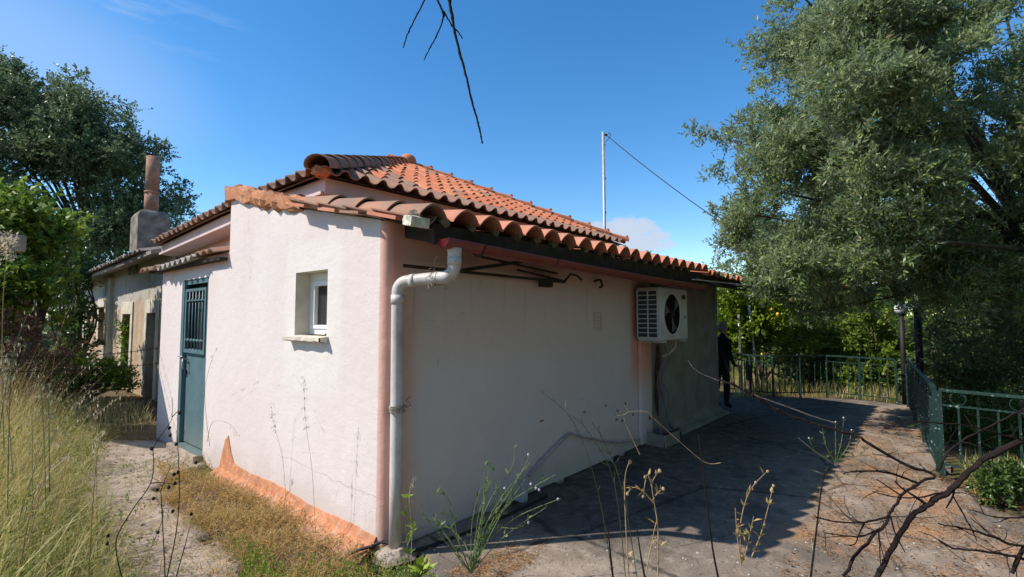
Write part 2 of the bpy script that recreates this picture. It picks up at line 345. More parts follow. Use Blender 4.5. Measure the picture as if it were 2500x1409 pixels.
M_shrub = leafmat('broad_shrub_leaf', [(0, (.04, .08, .02)), (.6, (.10, .17, .04)), (1, (.20, .29, .06))], None, .35, .35, .5)
M_bright = leafmat('sunlit_shrub_leaf', [(0, (.08, .14, .02)), (.5, (.20, .29, .04)), (1, (.38, .45, .08))], None, .42, .4)
M_brown = leafmat('withered_leaf', [(0, (.10, .06, .035)), (1, (.24, .13, .07))], None, .3)
M_grass = leafmat('meadow_grass', [(0, (.17, .20, .04)), (.3, (.36, .37, .08)), (.55, (.56, .49, .17)), (1, (.76, .64, .38))], None, .45, .5)
M_dry = leafmat('dry_golden_grass', [(0, (.30, .21, .07)), (.45, (.50, .33, .12)), (.8, (.66, .48, .22)), (1, (.22, .25, .07))], None, .4, .6, .2)
M_weed = leafmat('small_weed_leaf', [(0, (.14, .18, .03)), (.5, (.24, .27, .06)), (.85, (.42, .38, .16)), (1, (.5, .4, .3))], None, .4, .6, .2)
M_needle = leafmat('fallen_needle', [(0, (.22, .10, .04)), (.6, (.42, .21, .08)), (1, (.55, .38, .18))], None, .1, .7, .1)
M_stem = simple('green_stem', (.14, .19, .07), .7, .3, .3, 20, 0, 0)
M_drystem = simple('dry_stem', (.36, .25, .13), .8, .2, .3, 20, 0, 0)
M_seed = simple('dark_seed_head', (.035, .022, .018), .9, .1)
M_petal = simple('lilac_petal', (.50, .44, .62), .8, .1, .15, 30, 0, 0)
M_oat = leafmat('straw_oat_head', [(0, (.42, .36, .22)), (1, (.62, .56, .42))], None, .4, .7)
M_asb = simple('grey_corrugated_sheet', (.33, .29, .26), .9, .1, .3, 7)

# ------------------------------------------------------------ ground
def grid_axis(): 
    a = np.concatenate([-np.geomspace(400, 12, 14), np.linspace(-10, 16, 105), np.geomspace(18, 400, 14)]); return a
gx = grid_axis(); gy = grid_axis(); GX, GY = np.meshgrid(gx, gy, indexing='ij')
def nz(x, y): return .5*np.sin(1.7*x+.6*y)+.3*np.sin(3.1*y-1.3*x+1)+.2*np.sin(5.3*x+4.1*y)
GZ = -.035+.018*nz(GX, GY)*(np.hypot(GX, GY) < 20)
GZ -= .9*np.clip((-3.2-GY)*.35, 0, 1)*np.clip((GX-5.0)/1.5, 0, 1)*(GX < 60)
V = np.stack([GX, GY, GZ], -1).reshape(-1, 3); nxx, nyy = GX.shape
I = np.arange(nxx*nyy).reshape(nxx, nyy); F = np.stack([I[:-1, :-1], I[1:, :-1], I[1:, 1:], I[:-1, 1:]], -1).reshape(-1, 4)
g = npmesh('ground', V, F, M_soil); g['kind'] = 'structure'
def flat_patch(name, poly, z, mat, amp=.006, step=.09, drop=.06):
    poly = np.array(poly); lo = poly.min(0); hi = poly.max(0)
    xs = np.arange(lo[0]-.1, hi[0]+.1, step); ys = np.arange(lo[1]-.1, hi[1]+.1, step); X, Y = np.meshgrid(xs, ys, indexing='ij')
    inside = inpoly(X.ravel()+.04*np.sin(7*Y.ravel())+.03*np.sin(17*Y.ravel()), Y.ravel()+.04*np.sin(6*X.ravel()+1)+.02*np.sin(19*X.ravel()), poly).reshape(X.shape)
    Z = z+amp*nz(X*1.3, Y*1.3); idx = np.arange(X.size).reshape(X.shape)
    keep = inside[:-1, :-1] & inside[1:, :-1] & inside[1:, 1:] & inside[:-1, 1:]
    F = np.stack([idx[:-1, :-1], idx[1:, :-1], idx[1:, 1:], idx[:-1, 1:]], -1)[keep]
    # edge skirt
    V = np.stack([X, Y, Z], -1).reshape(-1, 3); E = {}
    for q in F:
        for a, b in ((0, 1), (1, 2), (2, 3), (3, 0)):
            k = (q[a], q[b]); 
            if (k[1], k[0]) in E: del E[(k[1], k[0])]
            else: E[k] = 1
    n = len(V); V2 = V.copy(); V2[:, 2] -= drop; sk = np.array([(a, a+n, b+n, b) for a, b in E])
    V = np.concatenate([V, V2]); F = np.concatenate([F, sk]); used = np.unique(F); mp = np.zeros(len(V), int); mp[used] = np.arange(len(used))
    o = npmesh(name, V[used], mp[F], mat); o['kind'] = 'structure'; o.data.polygons.foreach_set('use_smooth', [True]*len(F)); return o
def inpoly(x, y, poly):
    x = np.asarray(x); y = np.asarray(y); c = np.zeros(x.shape, bool); n = len(poly); j = n-1
    for i in range(n):
        xi, yi = poly[i]; xj, yj = poly[j]
        if yi != yj: c ^= ((yi > y) != (yj > y)) & (x < (xj-xi)*(y-yi)/(yj-yi)+xi)
        j = i
    return c
def gp(px, py): return PL(px, py, 2, 0)[:2]
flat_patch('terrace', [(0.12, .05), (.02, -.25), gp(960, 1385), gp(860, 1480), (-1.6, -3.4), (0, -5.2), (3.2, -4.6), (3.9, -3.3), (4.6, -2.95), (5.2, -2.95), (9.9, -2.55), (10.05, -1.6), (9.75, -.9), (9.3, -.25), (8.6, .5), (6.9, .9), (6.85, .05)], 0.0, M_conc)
flat_patch('path', [gp(250, 1075), gp(420, 1070), gp(520, 1120), gp(400, 1190), gp(520, 1290), gp(700, 1480), (-1.15, -.9), (-1.9, -.6), gp(170, 1440), gp(230, 1290), gp(160, 1180)], -.004, M_path)

# ------------------------------------------------------------ house
house = empty('house', (0, 0, 0), 'low pink-washed house with red clay tile roofs and a lean-to in front', 'house')
def zl(y): return 2.288+.212*y            # underside line of the lean-to roof
def wall_grid(mb, us, zs, skip, to3, ztop=None):
    vid = {}
    def vtx(i, j):
        if (i, j) not in vid:
            z = zs[j] if not (ztop and j == len(zs)-1) else ztop(us[i]); vid[(i, j)] = mb.n; mb.add([to3(us[i], z)], [])
        return vid[(i, j)]
    for i in range(len(us)-1):
        for j in range(len(zs)-1):
            um = (us[i]+us[i+1])/2; zm = (zs[j]+zs[j+1])/2
            if skip(um, zm): continue
            a, b, c, d = vtx(i, j), vtx(i+1, j), vtx(i+1, j+1), vtx(i, j+1); mb.f.append((a, b, c, d))
mb = MB()
us = [.07, .4, .79, 1.33, 1.8, 2.2, 2.6, 2.85]; zs = [-.1, .4, .9, 1.45, 2.0, 2.3]
wall_grid(mb, us, zs, lambda u, z: .79 < u < 1.33 and 1.45 < z < 2.0, lambda u, z: (0, u, z), lambda u: zl(u)+.02)
us = [2.85, 3.2, 3.44, 4.36, 4.8, 5.2]; zs = [-.1, .07, .5, 1.2, 2.08, 2.3]
wall_grid(mb, us, zs, lambda u, z: 3.44 < u < 4.36 and .07 < z < 2.08, lambda u, z: (0, u, z), lambda u: 2.32)
mb.add([(0, 5.2, -.1), (.95, 5.2, -.1), (.95, 5.2, 2.6), (0, 5.2, 2.32)], [(0, 1, 2, 3)])       # return of the porch wall
mb.add([(0, 2.85, 2.2), (.95, 2.85, 2.2), (.95, 2.85, 3.0), (0, 2.85, 2.90)], [(0, 3, 2, 1)])
# rounded corner
arc = [(.07*(1-math.sin(a)), .07*(1-math.cos(a))) for a in np.linspace(0, math.pi/2, 6)]
arc = [(x, y) for x, y in arc]
for (xa, ya), (xb, yb) in zip(arc, arc[1:]):
    pass
pts = [(.07-.07*math.cos(a), .07-.07*math.sin(a)) for a in np.linspace(0, math.pi/2, 6)]
cm_ = MB(); cm_.add([(*p, z_) for p in pts for z_ in (-.1, 2.30)], [(2*i, 2*i+2, 2*i+3, 2*i+1) for i in range(len(pts)-1)]); cm_.obj('wall_corner', M_pink, house, True)
mb.add([(.07, 0, -.1), (4.28, 0, -.1), (4.28, 0, 2.29), (.07, 0, 2.29)], [(0, 1, 2, 3)])
wall_o = mb.obj('wall', M_pink, house)
for p in wall_o.data.polygons: p.use_smooth = False
mb = MB(); n = 14                          # ragged start of the bare cement end of the long wall
ed = [(4.42+.10*math.sin(i*1.7)+.06*math.sin(i*3.9)+(.35 if i > 9 else 0), -.1+2.39*i/n) for i in range(n+1)]
for (xa, za), (xb, zb) in zip(ed, ed[1:]): mb.add([(xa, -.006, za), (6.74, -.006, za), (6.74, -.006, zb), (xb, -.006, zb)], [(0, 1, 2, 3)])
mb.add([(6.74, -.006, -.1), (6.74, 2.4, -.1), (6.74, 2.4, 2.7), (6.74, -.006, 2.29)], [(0, 1, 2, 3)])
mb.add([(4.2, -.001, -.1), (6.7, -.001, -.1), (6.7, -.001, 2.29), (4.2, -.001, 2.29)], [(0, 1, 2, 3)])
mb.obj('cement_wall', M_grey, house)
mb = MB()                                   # corner strip and curved foot of the cement wall
mb.box((6.62, -.022, .1), (6.745, -.004, 2.2))
prof = [(-.006, .15), (-.02, .10), (-.07, .06), (-.16, .04), (-.18, -.05)]
for i in range(12):
    xa, xb = 4.75+i*.17, 4.75+(i+1)*.17; ja = [random.uniform(-.012, .012) for _ in range(2)]
    for (ya, za), (yb, zb) in zip(prof, prof[1:]): mb.add([(xa, ya, za), (xb, ya, za), (xb, yb, zb), (xa, yb, zb)], [(0, 3, 2, 1)])
mb.add([(6.79, y, z) for y, z in prof]+[(6.79, -.006, -.05)], [(0, 1, 2, 3, 4, 5)])
mb.obj('plinth', M_grey, house)
# main house walls, cornice and roof body
def sag(y): return -.048*max(0, y-4.2)
mb = MB()
mb.add([(.95, 2.3, 0), (.95, 8, 0), (.95, 8, 2.75), (.95, 5, 2.93), (.95, 2.3, 2.97)], [(0, 4, 3, 2, 1)])
mb.add([(.95, 2.35, 0), (6.9, 2.35, 0), (6.9, 2.35, 2.97), (.95, 2.35, 2.97)], [(0, 1, 2, 3)])
mb.add([(6.9, 2.35, 0), (6.9, 7.6, 0), (6.9, 7.6, 2.97), (6.9, 2.35, 2.97)], [(0, 1, 2, 3)])
mb.add([(.95, 8, 0), (.95, 8, 2.8), (6.9, 8, 2.8), (6.9, 8, 0)], [(0, 1, 2, 3)])
mb.obj('wall', M_pink, house)
XE, YE, XF, YF, ZE = .50, 1.93, 7.18, 7.9, 3.13; AP = ((XE+XF)/2, (YE+YF)/2, 4.64)
roof = MB()
ring = []
for x, y in ((XE+.14, YE+.11), (XF-.07, YE+.11), (XF-.07, YF-.05), (XE+.14, YF-.05)):
    ring.append((x, y))
def cz(x, y, z): return (x, y, z+sag(y))
seg = []
def cornice(a, b, nseg):
    for i in range(nseg):
        p = [a[k]+(b[k]-a[k])*i/nseg for k in (0, 1)]; q = [a[k]+(b[k]-a[k])*(i+1)/nseg for k in (0, 1)]
        seg.append((p, q))
        roof.add([cz(*p, 2.945), cz(*q, 2.945), cz(*q, 3.12), cz(*p, 3.12)], [(0, 1, 2, 3)])
cornice(ring[0], ring[1], 6); cornice(ring[1], ring[2], 6); cornice(ring[2], ring[3], 6); cornice(ring[3], ring[0], 6)
for i in range(4):                         # soffit
    a, b = ring[i], ring[(i+1) % 4]; ia = [(.95, 2.35), (6.9, 2.35), (6.9, 7.6), (.95, 8)][i]; ib = [(.95, 2.35), (6.9, 2.35), (6.9, 7.6), (.95, 8)][(i+1) % 4]
    for k in range(6):
        t0, t1 = k/6, (k+1)/6; L = lambda u, v, t: (u[0]+(v[0]-u[0])*t, u[1]+(v[1]-u[1])*t)
        roof.add([cz(*L(a, b, t0), 2.945), cz(*L(a, b, t1), 2.945), cz(*L(ia, ib, t1), 2.945), cz(*L(ia, ib, t0), 2.945)], [(0, 3, 2, 1)])
main_roof = roof.obj('main_roof', M_fascia, house)
mb = MB()
rr = [(x, y) for x, y in ((XE+.03, YE+.03), (XF-.03, YE+.03), (XF-.03, YF-.03), (XE+.03, YF-.03))]
for i in range(4):
    a, b = rr[i], rr[(i+1) % 4]; mid = ((a[0]+b[0])/2, (a[1]+b[1])/2)
    mb.add([cz(*a, 3.115), cz(*mid, 3.115), cz(*b, 3.115), (AP[0], AP[1], AP[2]-.03+sag(AP[1]))], [(0, 1, 3), (1, 2, 3)])
mb.obj('roof_deck', M_tile_old, main_roof)
mb = MB(); mb.bar((.615, 2.06, 2.955), (.615, 4.2, 2.955), .03, .035); mb.bar((.615, 4.2, 2.955), (.615, 7.85, 2.955-.175), .03, .035)
mb.obj('moulding', M_fascia, main_roof)
mb = MB()                                   # joints in the concrete fascia
for x in (2.0, 3.6, 5.3): MB().box((x, YE+.103, 2.95), (x+.008, YE+.109, 3.11)).obj('joint', M_wood, main_roof)

# ---- tiles
def tile_profile(wd, h, kind, nseg=12):
    p = []
    for i in range(nseg+1):
        t = i/nseg
        if kind == 'main':
            z = h*math.sin(math.pi*t/.58)**.9 if t < .58 else -.016*math.sin(math.pi*(t-.58)/.42)
        else:
            z = h*(abs(math.sin(math.pi*min(t/.94, 1))))**.85 if t < .94 else 0
        p.append((wd*t, z))
    return p
def tile_geo(wd, L, h, th, kind, lift=.022, nseg=12, taper=0.04):
    pr = tile_profile(wd, h, kind, nseg); V = []; F = []; n = len(pr)
    for y, zl_ in ((0, lift), (L, 0)):
        s = 1-taper*(y > 0)
        for x, z in pr: V.append(((x-wd/2)*s+wd/2, y, z*s+zl_))
        for x, z in pr:
            V.append(((x-wd/2)*s+wd/2, y, z*s+zl_-th))
    for i in range(n-1):
        F.append((i, i+1, 2*n+i+1, 2*n+i)); F.append((n+i, 3*n+i, 3*n+i+1, n+i+1)); F.append((i, n+i, n+i+1, i+1)); F.append((2*n+i, 2*n+i+1, 3*n+i+1, 3*n+i))
    F.append((0, 2*n, 3*n, n)); F.append((n-1, 2*n-1, 4*n-1, 3*n-1))
    return V, F
def tile_me(name, V, F, mat):
    me = bpy.data.meshes.new(name); me.from_pydata(V, [], F); me.materials.append(mat); me.polygons.foreach_set('use_smooth', [True]*len(F)); me.update()
    try: me.set_sharp_from_angle(angle=R(50))
    except Exception: pass
    return me
WM, EM = .239, .338
Vt, Ft = tile_geo(WM, .43, .058, .014, 'main'); me_t = tile_me('roof_tile', Vt, Ft, M_tile)
stuffV = []; stuffF = []; stuffR = []; sn = [0]
def add_stuff(V, F):
    stuffV.extend(V); stuffF.extend([tuple(i+sn[0] for i in f) for f in F]); stuffR.extend([random.random()]*len(V)); sn[0] += len(V)
tile_count = [0]
def slope(origin, xdir, udir_h, run, rise, ncol, wd, half, apexu, weather, single):
    """tiles on a triangular slope"""
    up = Vector((udir_h[0]*run, udir_h[1]*run, rise)); L = up.length; u = up/L; x = Vector((*xdir, 0)); nrm = x.cross(u)
    rows = int(L/EM)+1
    for r_ in range(rows):
        y0 = r_*EM
        for c in range(ncol):
            x0 = c*wd; xc = x0+wd/2; lim = lambda yy: (apexu*yy/L, 2*half-(2*half-apexu)*yy/L)
            lo, hi = lim(y0+.1)
            if xc < lo-wd*.45 or xc > hi+wd*.45: continue
            o = Vector(origin)+x*(x0+random.uniform(-.004, .004))+u*(y0+random.uniform(-.012, .012))+nrm*(.012+random.uniform(-.003, .003)); o.z += sag(o.y)
            m = Matrix(((x[0], u[0], nrm[0], o[0]), (x[1], u[1], nrm[1], o[1]), (x[2], u[2], nrm[2], o[2]), (0, 0, 0, 1)))@Matrix.Rotation(random.gauss(0, .016), 4, 'Z')@Matrix.Rotation(random.gauss(0, .008), 4, 'Y')
            edge = (x0 < lim(y0+.43)[0] or x0+wd > lim(y0+.43)[1])
            if edge:
                V = []
                for (a, b, z) in Vt:
                    l2, h2 = lim(y0+b); a2 = min(max(a, l2-x0-.02), h2-x0+.02)
                    V.append((a2, b, z if a2 == a else min(z, .02)))
                me = None
            else: V = Vt; me = me_t
            old = r_ == 0 or (weather and (x0 < 1.6 and r_ < 5 and random.random() < .8)) or random.random() < .06
            if single(r_, c):
                if me is None: me = tile_me('roof_tile', V, Ft, M_tile)
                t = bpy.data.objects.new('roof_tile', me); COL.objects.link(t); t.parent = main_roof; t.matrix_world = m
                t.material_slots[0].link = 'OBJECT'; t.material_slots[0].material = M_tile_old if old else M_tile; tile_count[0] += 1
            else: add_stuff([tuple(m@Vector(v)) for v in V], Ft)
slope((XE, YE, ZE-.005), (1, 0), (0, 1), AP[1]-YE, AP[2]-ZE, 28, (XF-XE)/28, (XF-XE)/2, AP[0]-XE, True, lambda r_, c: True)
slope((XE, YF, ZE-.005), (0, -1), (1, 0), AP[0]-XE, AP[2]-ZE, 25, (YF-YE)/25, (YF-YE)/2, YF-AP[1], False, lambda r_, c: r_ == 0)
# ---- hip caps
def cap_geo(r0, r1, L, th, nseg=10):
    V = []; F = []; n = nseg+1
    for y, rr_, zz in ((0, r0, .025), (L, r1, 0)):
        for s in (0, th):
            for i in range(n):
                a = math.pi*(-.08+1.16*i/nseg); V.append((-(rr_-s)*math.cos(a), y, (rr_-s)*.8*math.sin(a)+zz))
    for i in range(nseg):
        F += [(i, i+1, 2*n+i+1, 2*n+i), (n+i, 3*n+i, 3*n+i+1, n+i+1), (i, n+i, n+i+1, i+1), (2*n+i, 2*n+i+1, 3*n+i+1, 3*n+i)]
    F += [(0, 2*n, 3*n, n), (nseg, n+nseg, 3*n+nseg, 2*n+nseg)]
    return V, F
def frame(o, u, upv=Vector((0, 0, 1))):
    u = Vector(u).normalized(); x = u.cross(upv).normalized(); nrm = x.cross(u)
    return Matrix(((x[0], u[0], nrm[0], o[0]), (x[1], u[1], nrm[1], o[1]), (x[2], u[2], nrm[2], o[2]), (0, 0, 0, 1)))
Vc, Fc = cap_geo(.145, .125, .42, .016); me_c = tile_me('ridge_tile', Vc, Fc, M_tile)
Vc2, Fc2 = cap_geo(.105, .095, .46, .016); me_c2 = tile_me('ridge_tile', Vc2, Fc2, M_tile)
def caps(a, b, me, e, knob=False, oldm=False):
    a = Vector(a); b = Vector(b); n = int((b-a).length/e)+1
    for i in range(n):
        o = a+(b-a).normalized()*(i*e); t = bpy.data.objects.new('ridge_tile', me); COL.objects.link(t); t.parent = main_roof
        t.matrix_world = frame(o, b-a)@Matrix.Rotation(random.uniform(-.03, .03), 4, 'Z')
        t.material_slots[0].link = 'OBJECT'; t.material_slots[0].material = M_tile_old if (oldm and i < 9) else M_tile
        if knob:
            k = MB().ell((0, 0, 0), (.045, .035, .04), 8, 5, None, .12).obj('ridge_clip', M_tile_lt, main_roof); k.location = o+Vector((0, 0, .115)); 
caps((XE-.02, YE-.02, ZE+.04), (AP[0], AP[1], AP[2]+.02+sag(AP[1])), me_c, .335, False, True)
caps((XF+.02, YE-.02, ZE+.03), (AP[0]+.1, AP[1]-.05, AP[2]+.0+sag(AP[1])), me_c2, .42, True)
MB().ell((AP[0]+.05, AP[1]-.05, AP[2]+.03), (.17, .17, .15), 12, 8).obj('apex_cap', M_tile, main_roof, True)
mb = MB(); mb.ell((XE+.07, YE+.07, ZE+.035), (.12, .11, .06), 12, 7, None, .2); mb.obj('mortar', M_orange, main_roof)
# ---- lean-to roof
lean = MB()
a0, a1 = -.42, 2.33
lean.add([(-.03, a0, zl(a0)+.035), (6.95, a0, zl(a0)+.035), (6.95, a1, zl(a1)+.035), (-.03, a1, zl(a1)+.035),
          (-.03, a0, zl(a0)+.005), (6.95, a0, zl(a0)+.005), (6.95, a1, zl(a1)+.005), (-.03, a1, zl(a1)+.005)],
         [(0, 1, 2, 3), (4, 7, 6, 5), (0, 4, 5, 1), (1, 5, 6, 2), (3, 7, 4, 0), (2, 6, 7, 3)])
lean.add([(-.03, 2.33, zl(2.33)+.035), (.94, 2.33, zl(2.33)+.035), (.94, 2.9, zl(2.9)+.035), (-.03, 2.9, zl(2.9)+.035)], [(0, 1, 2, 3)])
lean_o = lean.obj('lean_to_roof', M_wood, house)
mb = MB(); mb.box((.06, -.445, 2.09), (4.95, -.42, 2.225)); mb.box((4.95, -.45, 2.12), (7.35, -.42, 2.225)); mb.obj('eave_board', M_wood, lean_o)
for i, x in enumerate((.16, 1.0, 1.9, 2.8, 3.55, 4.7, 5.6, 6.5)):
    mb = MB(); mb.add([(x, -.41, 2.10), (x+.08, -.41, 2.10), (x+.08, -.0, 2.19), (x, -.0, 2.19), (x, -.41, 2.19), (x+.08, -.41, 2.19), (x+.08, 0, 2.28), (x, 0, 2.28)],
           [(0, 3, 2, 1), (4, 5, 6, 7), (0, 1, 5, 4), (1, 2, 6, 5), (2, 3, 7, 6), (3, 0, 4, 7)]); mb.obj('rafter_end', M_wood, lean_o)
WL, EL = .25, .40
VL, FL = tile_geo(WL, .47, .085, .014, 'lean', .03, 14, .07); me_l = tile_me('roof_tile', VL, FL, M_tile_lt)
VS, FS = tile_geo(.185, .47, .07, .014, 'lean', .025, 12, .05); me_s = tile_me('roof_tile', VS, FS, M_tile)
ul = Vector((0, 1, .212)).normalized(); xl = Vector((1, 0, 0)); nl = xl.cross(ul)
def x0s_far(x): return x > 4.84
def lean_tile(x0, y0s, wd, me, V, F, single, mat, dz=0., rz=0.):
    o = Vector((x0, -.52, zl(-.52)+.035))+ul*y0s+nl*(.01+dz-(.035 if x0s_far(x0) else 0))+Vector((random.uniform(-.006, .006), 0, random.uniform(-.003, .004)))
    m = Matrix(((xl[0], ul[0], nl[0], o[0]), (xl[1], ul[1], nl[1], o[1]), (xl[2], ul[2], nl[2], o[2]), (0, 0, 0, 1)))@Matrix.Rotation(random.uniform(-.02, .02)+rz, 4, 'Z')
    if single:
        t = bpy.data.objects.new('roof_tile', me); COL.objects.link(t); t.parent = lean_o; t.matrix_world = m
        t.material_slots[0].link = 'OBJECT'; t.material_slots[0].material = mat; tile_count[0] += 1
    else: add_stuff([tuple(m@Vector(v)) for v in V], F)
x = -.10; cols = []
while x < 4.85: cols.append((x, WL, me_l, VL, FL)); x += WL
while x < 7.42: cols.append((x, .188, me_s, VS, FS)); x += .188
for ci, (x, wd, me, V_, F_) in enumerate(cols):
    rmax = 4 if ci == 0 else (9 if x < .3 else 7)
    for r_ in range(rmax):
        if ci == 0 and r_ == 0: y0 = .03
        else: y0 = r_*EL
        single = (r_ == 0) or (ci < 2)
        mat = M_tile_old if (ci == 0 or (ci < 3 and r_ > 0)) else (M_tile_lt if x < 4.85 else random.choice([M_tile, M_tile, M_tile_old]))
        lean_tile(x, y0+(random.uniform(-.03, .03) if r_ == 0 and x > 4.8 else random.uniform(-.012, .012)), wd, me, V_, F_, single, mat)
# under tiles of the verge, set upside down and jutting out over the wall
Vp = [(.2-a, b, .03-z*.75) for a, b, z in VS]; me_p = tile_me('verge_tile', Vp, FS, M_tile_old)
for r_ in range(4):
    o = Vector((-.135+random.uniform(-.012, .01), -.44, zl(-.44)+.03))+ul*(r_*EL+random.uniform(-.03, .03))+nl*.002
    t = bpy.data.objects.new('verge_tile', me_p); COL.objects.link(t); t.parent = lean_o
    t.matrix_world = Matrix(((xl[0], ul[0], nl[0], o[0]), (xl[1], ul[1], nl[1], o[1]), (xl[2], ul[2], nl[2], o[2]), (0, 0, 0, 1)))@Matrix.Rotation(random.uniform(-.06, .06), 4, 'Z')@Matrix.Rotation(R(-8), 4, 'Y')
# brick slips laid under the verge tiles, their ends showing
me_sls = [MB().obox((.09, .15, random.uniform(-.006, .004)), (random.uniform(.16, .24), random.uniform(.22, .34), random.uniform(.016, .026))).mesh('clay_slab', M_tile_lt if i_ != 1 else M_tile_old) for i_ in range(3)]
for r_ in range(4):
    o = Vector((-.125+random.uniform(-.015, .01), -.40, zl(-.40)+.028))+ul*(r_*EL+.12+random.uniform(-.03, .03))
    t = bpy.data.objects.new('clay_slab', me_sls[r_ % 3]); COL.objects.link(t); t.parent = lean_o
    t.matrix_world = Matrix(((xl[0], ul[0], nl[0], o[0]), (xl[1], ul[1], nl[1], o[1]), (xl[2], ul[2], nl[2], o[2]), (0, 0, 0, 1)))@Matrix.Rotation(random.uniform(-.09, .09), 4, 'Z')@Matrix.Rotation(random.uniform(-.05, .05), 4, 'X')
# mortar at the verge
def lump(name, pts, rad, mat, parent, seed=1, seg=9, cyc=.3):
    rs = random.Random(seed); mb = MB(); P = [Vector(p) for p in pts]; fine = []
    for a, b in zip(P, P[1:]):
        for k in range(6): fine.append(a.lerp(b, k/6))
    fine.append(P[-1]); n = len(fine); rads = [rad*(1+rs.uniform(-cyc, cyc))*min(1, .55+min(i, n-1-i)*.3) for i in range(n)]
    mb.tube(fine, rads, seg); return mb.obj(name, mat, parent)
lump('mortar', [(.06, 1.15, zl(1.15)+.03), (.02, 1.6, zl(1.6)+.03), (.03, 2.1, zl(2.1)+.04), (.04, 2.5, zl(2.5)+.07), (.06, 2.9, zl(2.9)+.09)], .085, M_orange, lean_o, 3)
mb = MB()
ptsY = np.linspace(1.2, 2.9, 15)
for i, (a, b) in enumerate(zip(ptsY, ptsY[1:])):
    h = lambda y: .055+.012*math.sin(y*5)+.012*math.sin(y*31)+.03*(y > 2.2); dd = lambda y: .035+.012*math.sin(y*13+1)+.012*math.sin(y*37)
    za, zb = zl(a)+.03, zl(b)+.03
    mb.add([(-.045, a, za-dd(a)), (-.045, b, zb-dd(b)), (-.055, b, zb+h(b)), (-.055, a, za+h(a)), (.16, a, za+h(a)+.01), (.16, b, zb+h(b)+.01), (.01, a, za-dd(a)), (.01, b, zb-dd(b))], [(0, 3, 2, 1), (3, 4, 5, 2), (0, 1, 7, 6)])
mb.add([(-.045, 2.9, zl(2.9)-.05), (-.055, 2.9, zl(2.9)+.12), (.16, 2.9, zl(2.9)+.13), (.16, 2.9, zl(2.9)-.05)], [(0, 1, 2, 3)])
mb.obj('verge_render', M_orange, lean_o)
# lumps of pale mortar on the eave corner
mb = MB(); rs = random.Random(5)
rot = Euler((R(12), 0, R(-8))).to_matrix(); c = PL(1016, 541, 1, -.50)
mb.obox((0, 0, 0), (.13, .10, .06), rot); v2 = []
o = bpy.data.objects.new('mortar', mb.mesh('mortar', M_mortar)); COL.objects.link(o); o.parent = lean_o; o.location = c
sm = o.modifiers.new('s', 'SUBSURF'); sm.subdivision_type = 'SIMPLE'; sm.levels = sm.render_levels = 4
tx = bpy.data.textures.new('lump', 'CLOUDS'); tx.noise_scale = .05; dm = o.modifiers.new('d', 'DISPLACE'); dm.texture = tx; dm.strength = .02; dm.texture_coords = 'OBJECT'
# pale mortar bedding inside the mouths of the first eave tiles
mb = MB()
for k in range(0, 19):
    xx = -.10+k*WL; mb.ell((xx+.005, -.43, zl(-.43)+.05), (.04, .05, .04), 7, 5, None, .25)
mb.obj('mortar', simple('grey_bedding_mortar', (.20, .17, .12), .95, .05, .4, 20), lean_o)['kind'] = 'stuff'
tiles_rest = npmesh('roof_tile', np.array(stuffV), np.array(stuffF), M_tile, None, np.array(stuffR), 'stuff'); tiles_rest.parent = main_roof
tiles_rest.data.polygons.foreach_set('use_smooth', [True]*len(stuffF))
try: tiles_rest.data.set_sharp_from_angle(angle=R(50))
except Exception: pass
# ---- gutter
def gutter_geo(xa, xb, y, za, zb, r, n=10):
    mb = MB(); m = 12
    for i in range(m+1):
        t = i/m; x = xa+(xb-xa)*t; z = za+(zb-za)*t-.012*math.sin(math.pi*t)
        for rr_ in (r, r-.004):
            for k in range(n+1):
                a = math.pi*k/n; mb.add([(x, y+rr_*math.cos(a), z-rr_*math.sin(a)*1.05)], [])
    n1_ = n+1
    for i in range(m):
        b = i*2*n1_; c = (i+1)*2*n1_
        for k in range(n):
            mb.f.append((b+k, c+k, c+k+1, b+k+1)); mb.f.append((b+n1_+k, b+n1_+k+1, c+n1_+k+1, c+n1_+k))
        mb.f.append((b, b+n1_, c+n1_, c)); mb.f.append((b+n, c+n, c+n1_+n, b+n1_+n))
    for k in range(n):
        mb.f.append((k, k+1, n1_+k+1, n1_+k))
    return mb
gt = gutter_geo(.085, 4.72, -.50, 2.125, 2.045, .062).obj('gutter', M_gutter, house, True)
mb = MB(); r0 = .058
rim = [(.10, -.50+r0*math.cos(math.pi*k/12), 2.125-r0*1.05*math.sin(math.pi*k/12)) for k in range(13)]
mb.add(rim+[(x+.06, y, z) for x, y, z in rim], [tuple(range(13))[::-1]]+[(k, k+1, k+14, k+13) for k in range(12)]); mb.obj('end_cap', M_gutter_in, gt)
for x in (.42, 1.3, 2.2, 3.1, 4.0): 
    mb = MB(); mb.tube([(x, -.43, 2.15)]+[(x, -.50+.068*math.cos(math.pi*k/8), 2.11-.072*math.sin(math.pi*k/8)-.015*x/4.7) for k in range(9)], .006, 5); mb.obj('bracket', M_wood, gt)
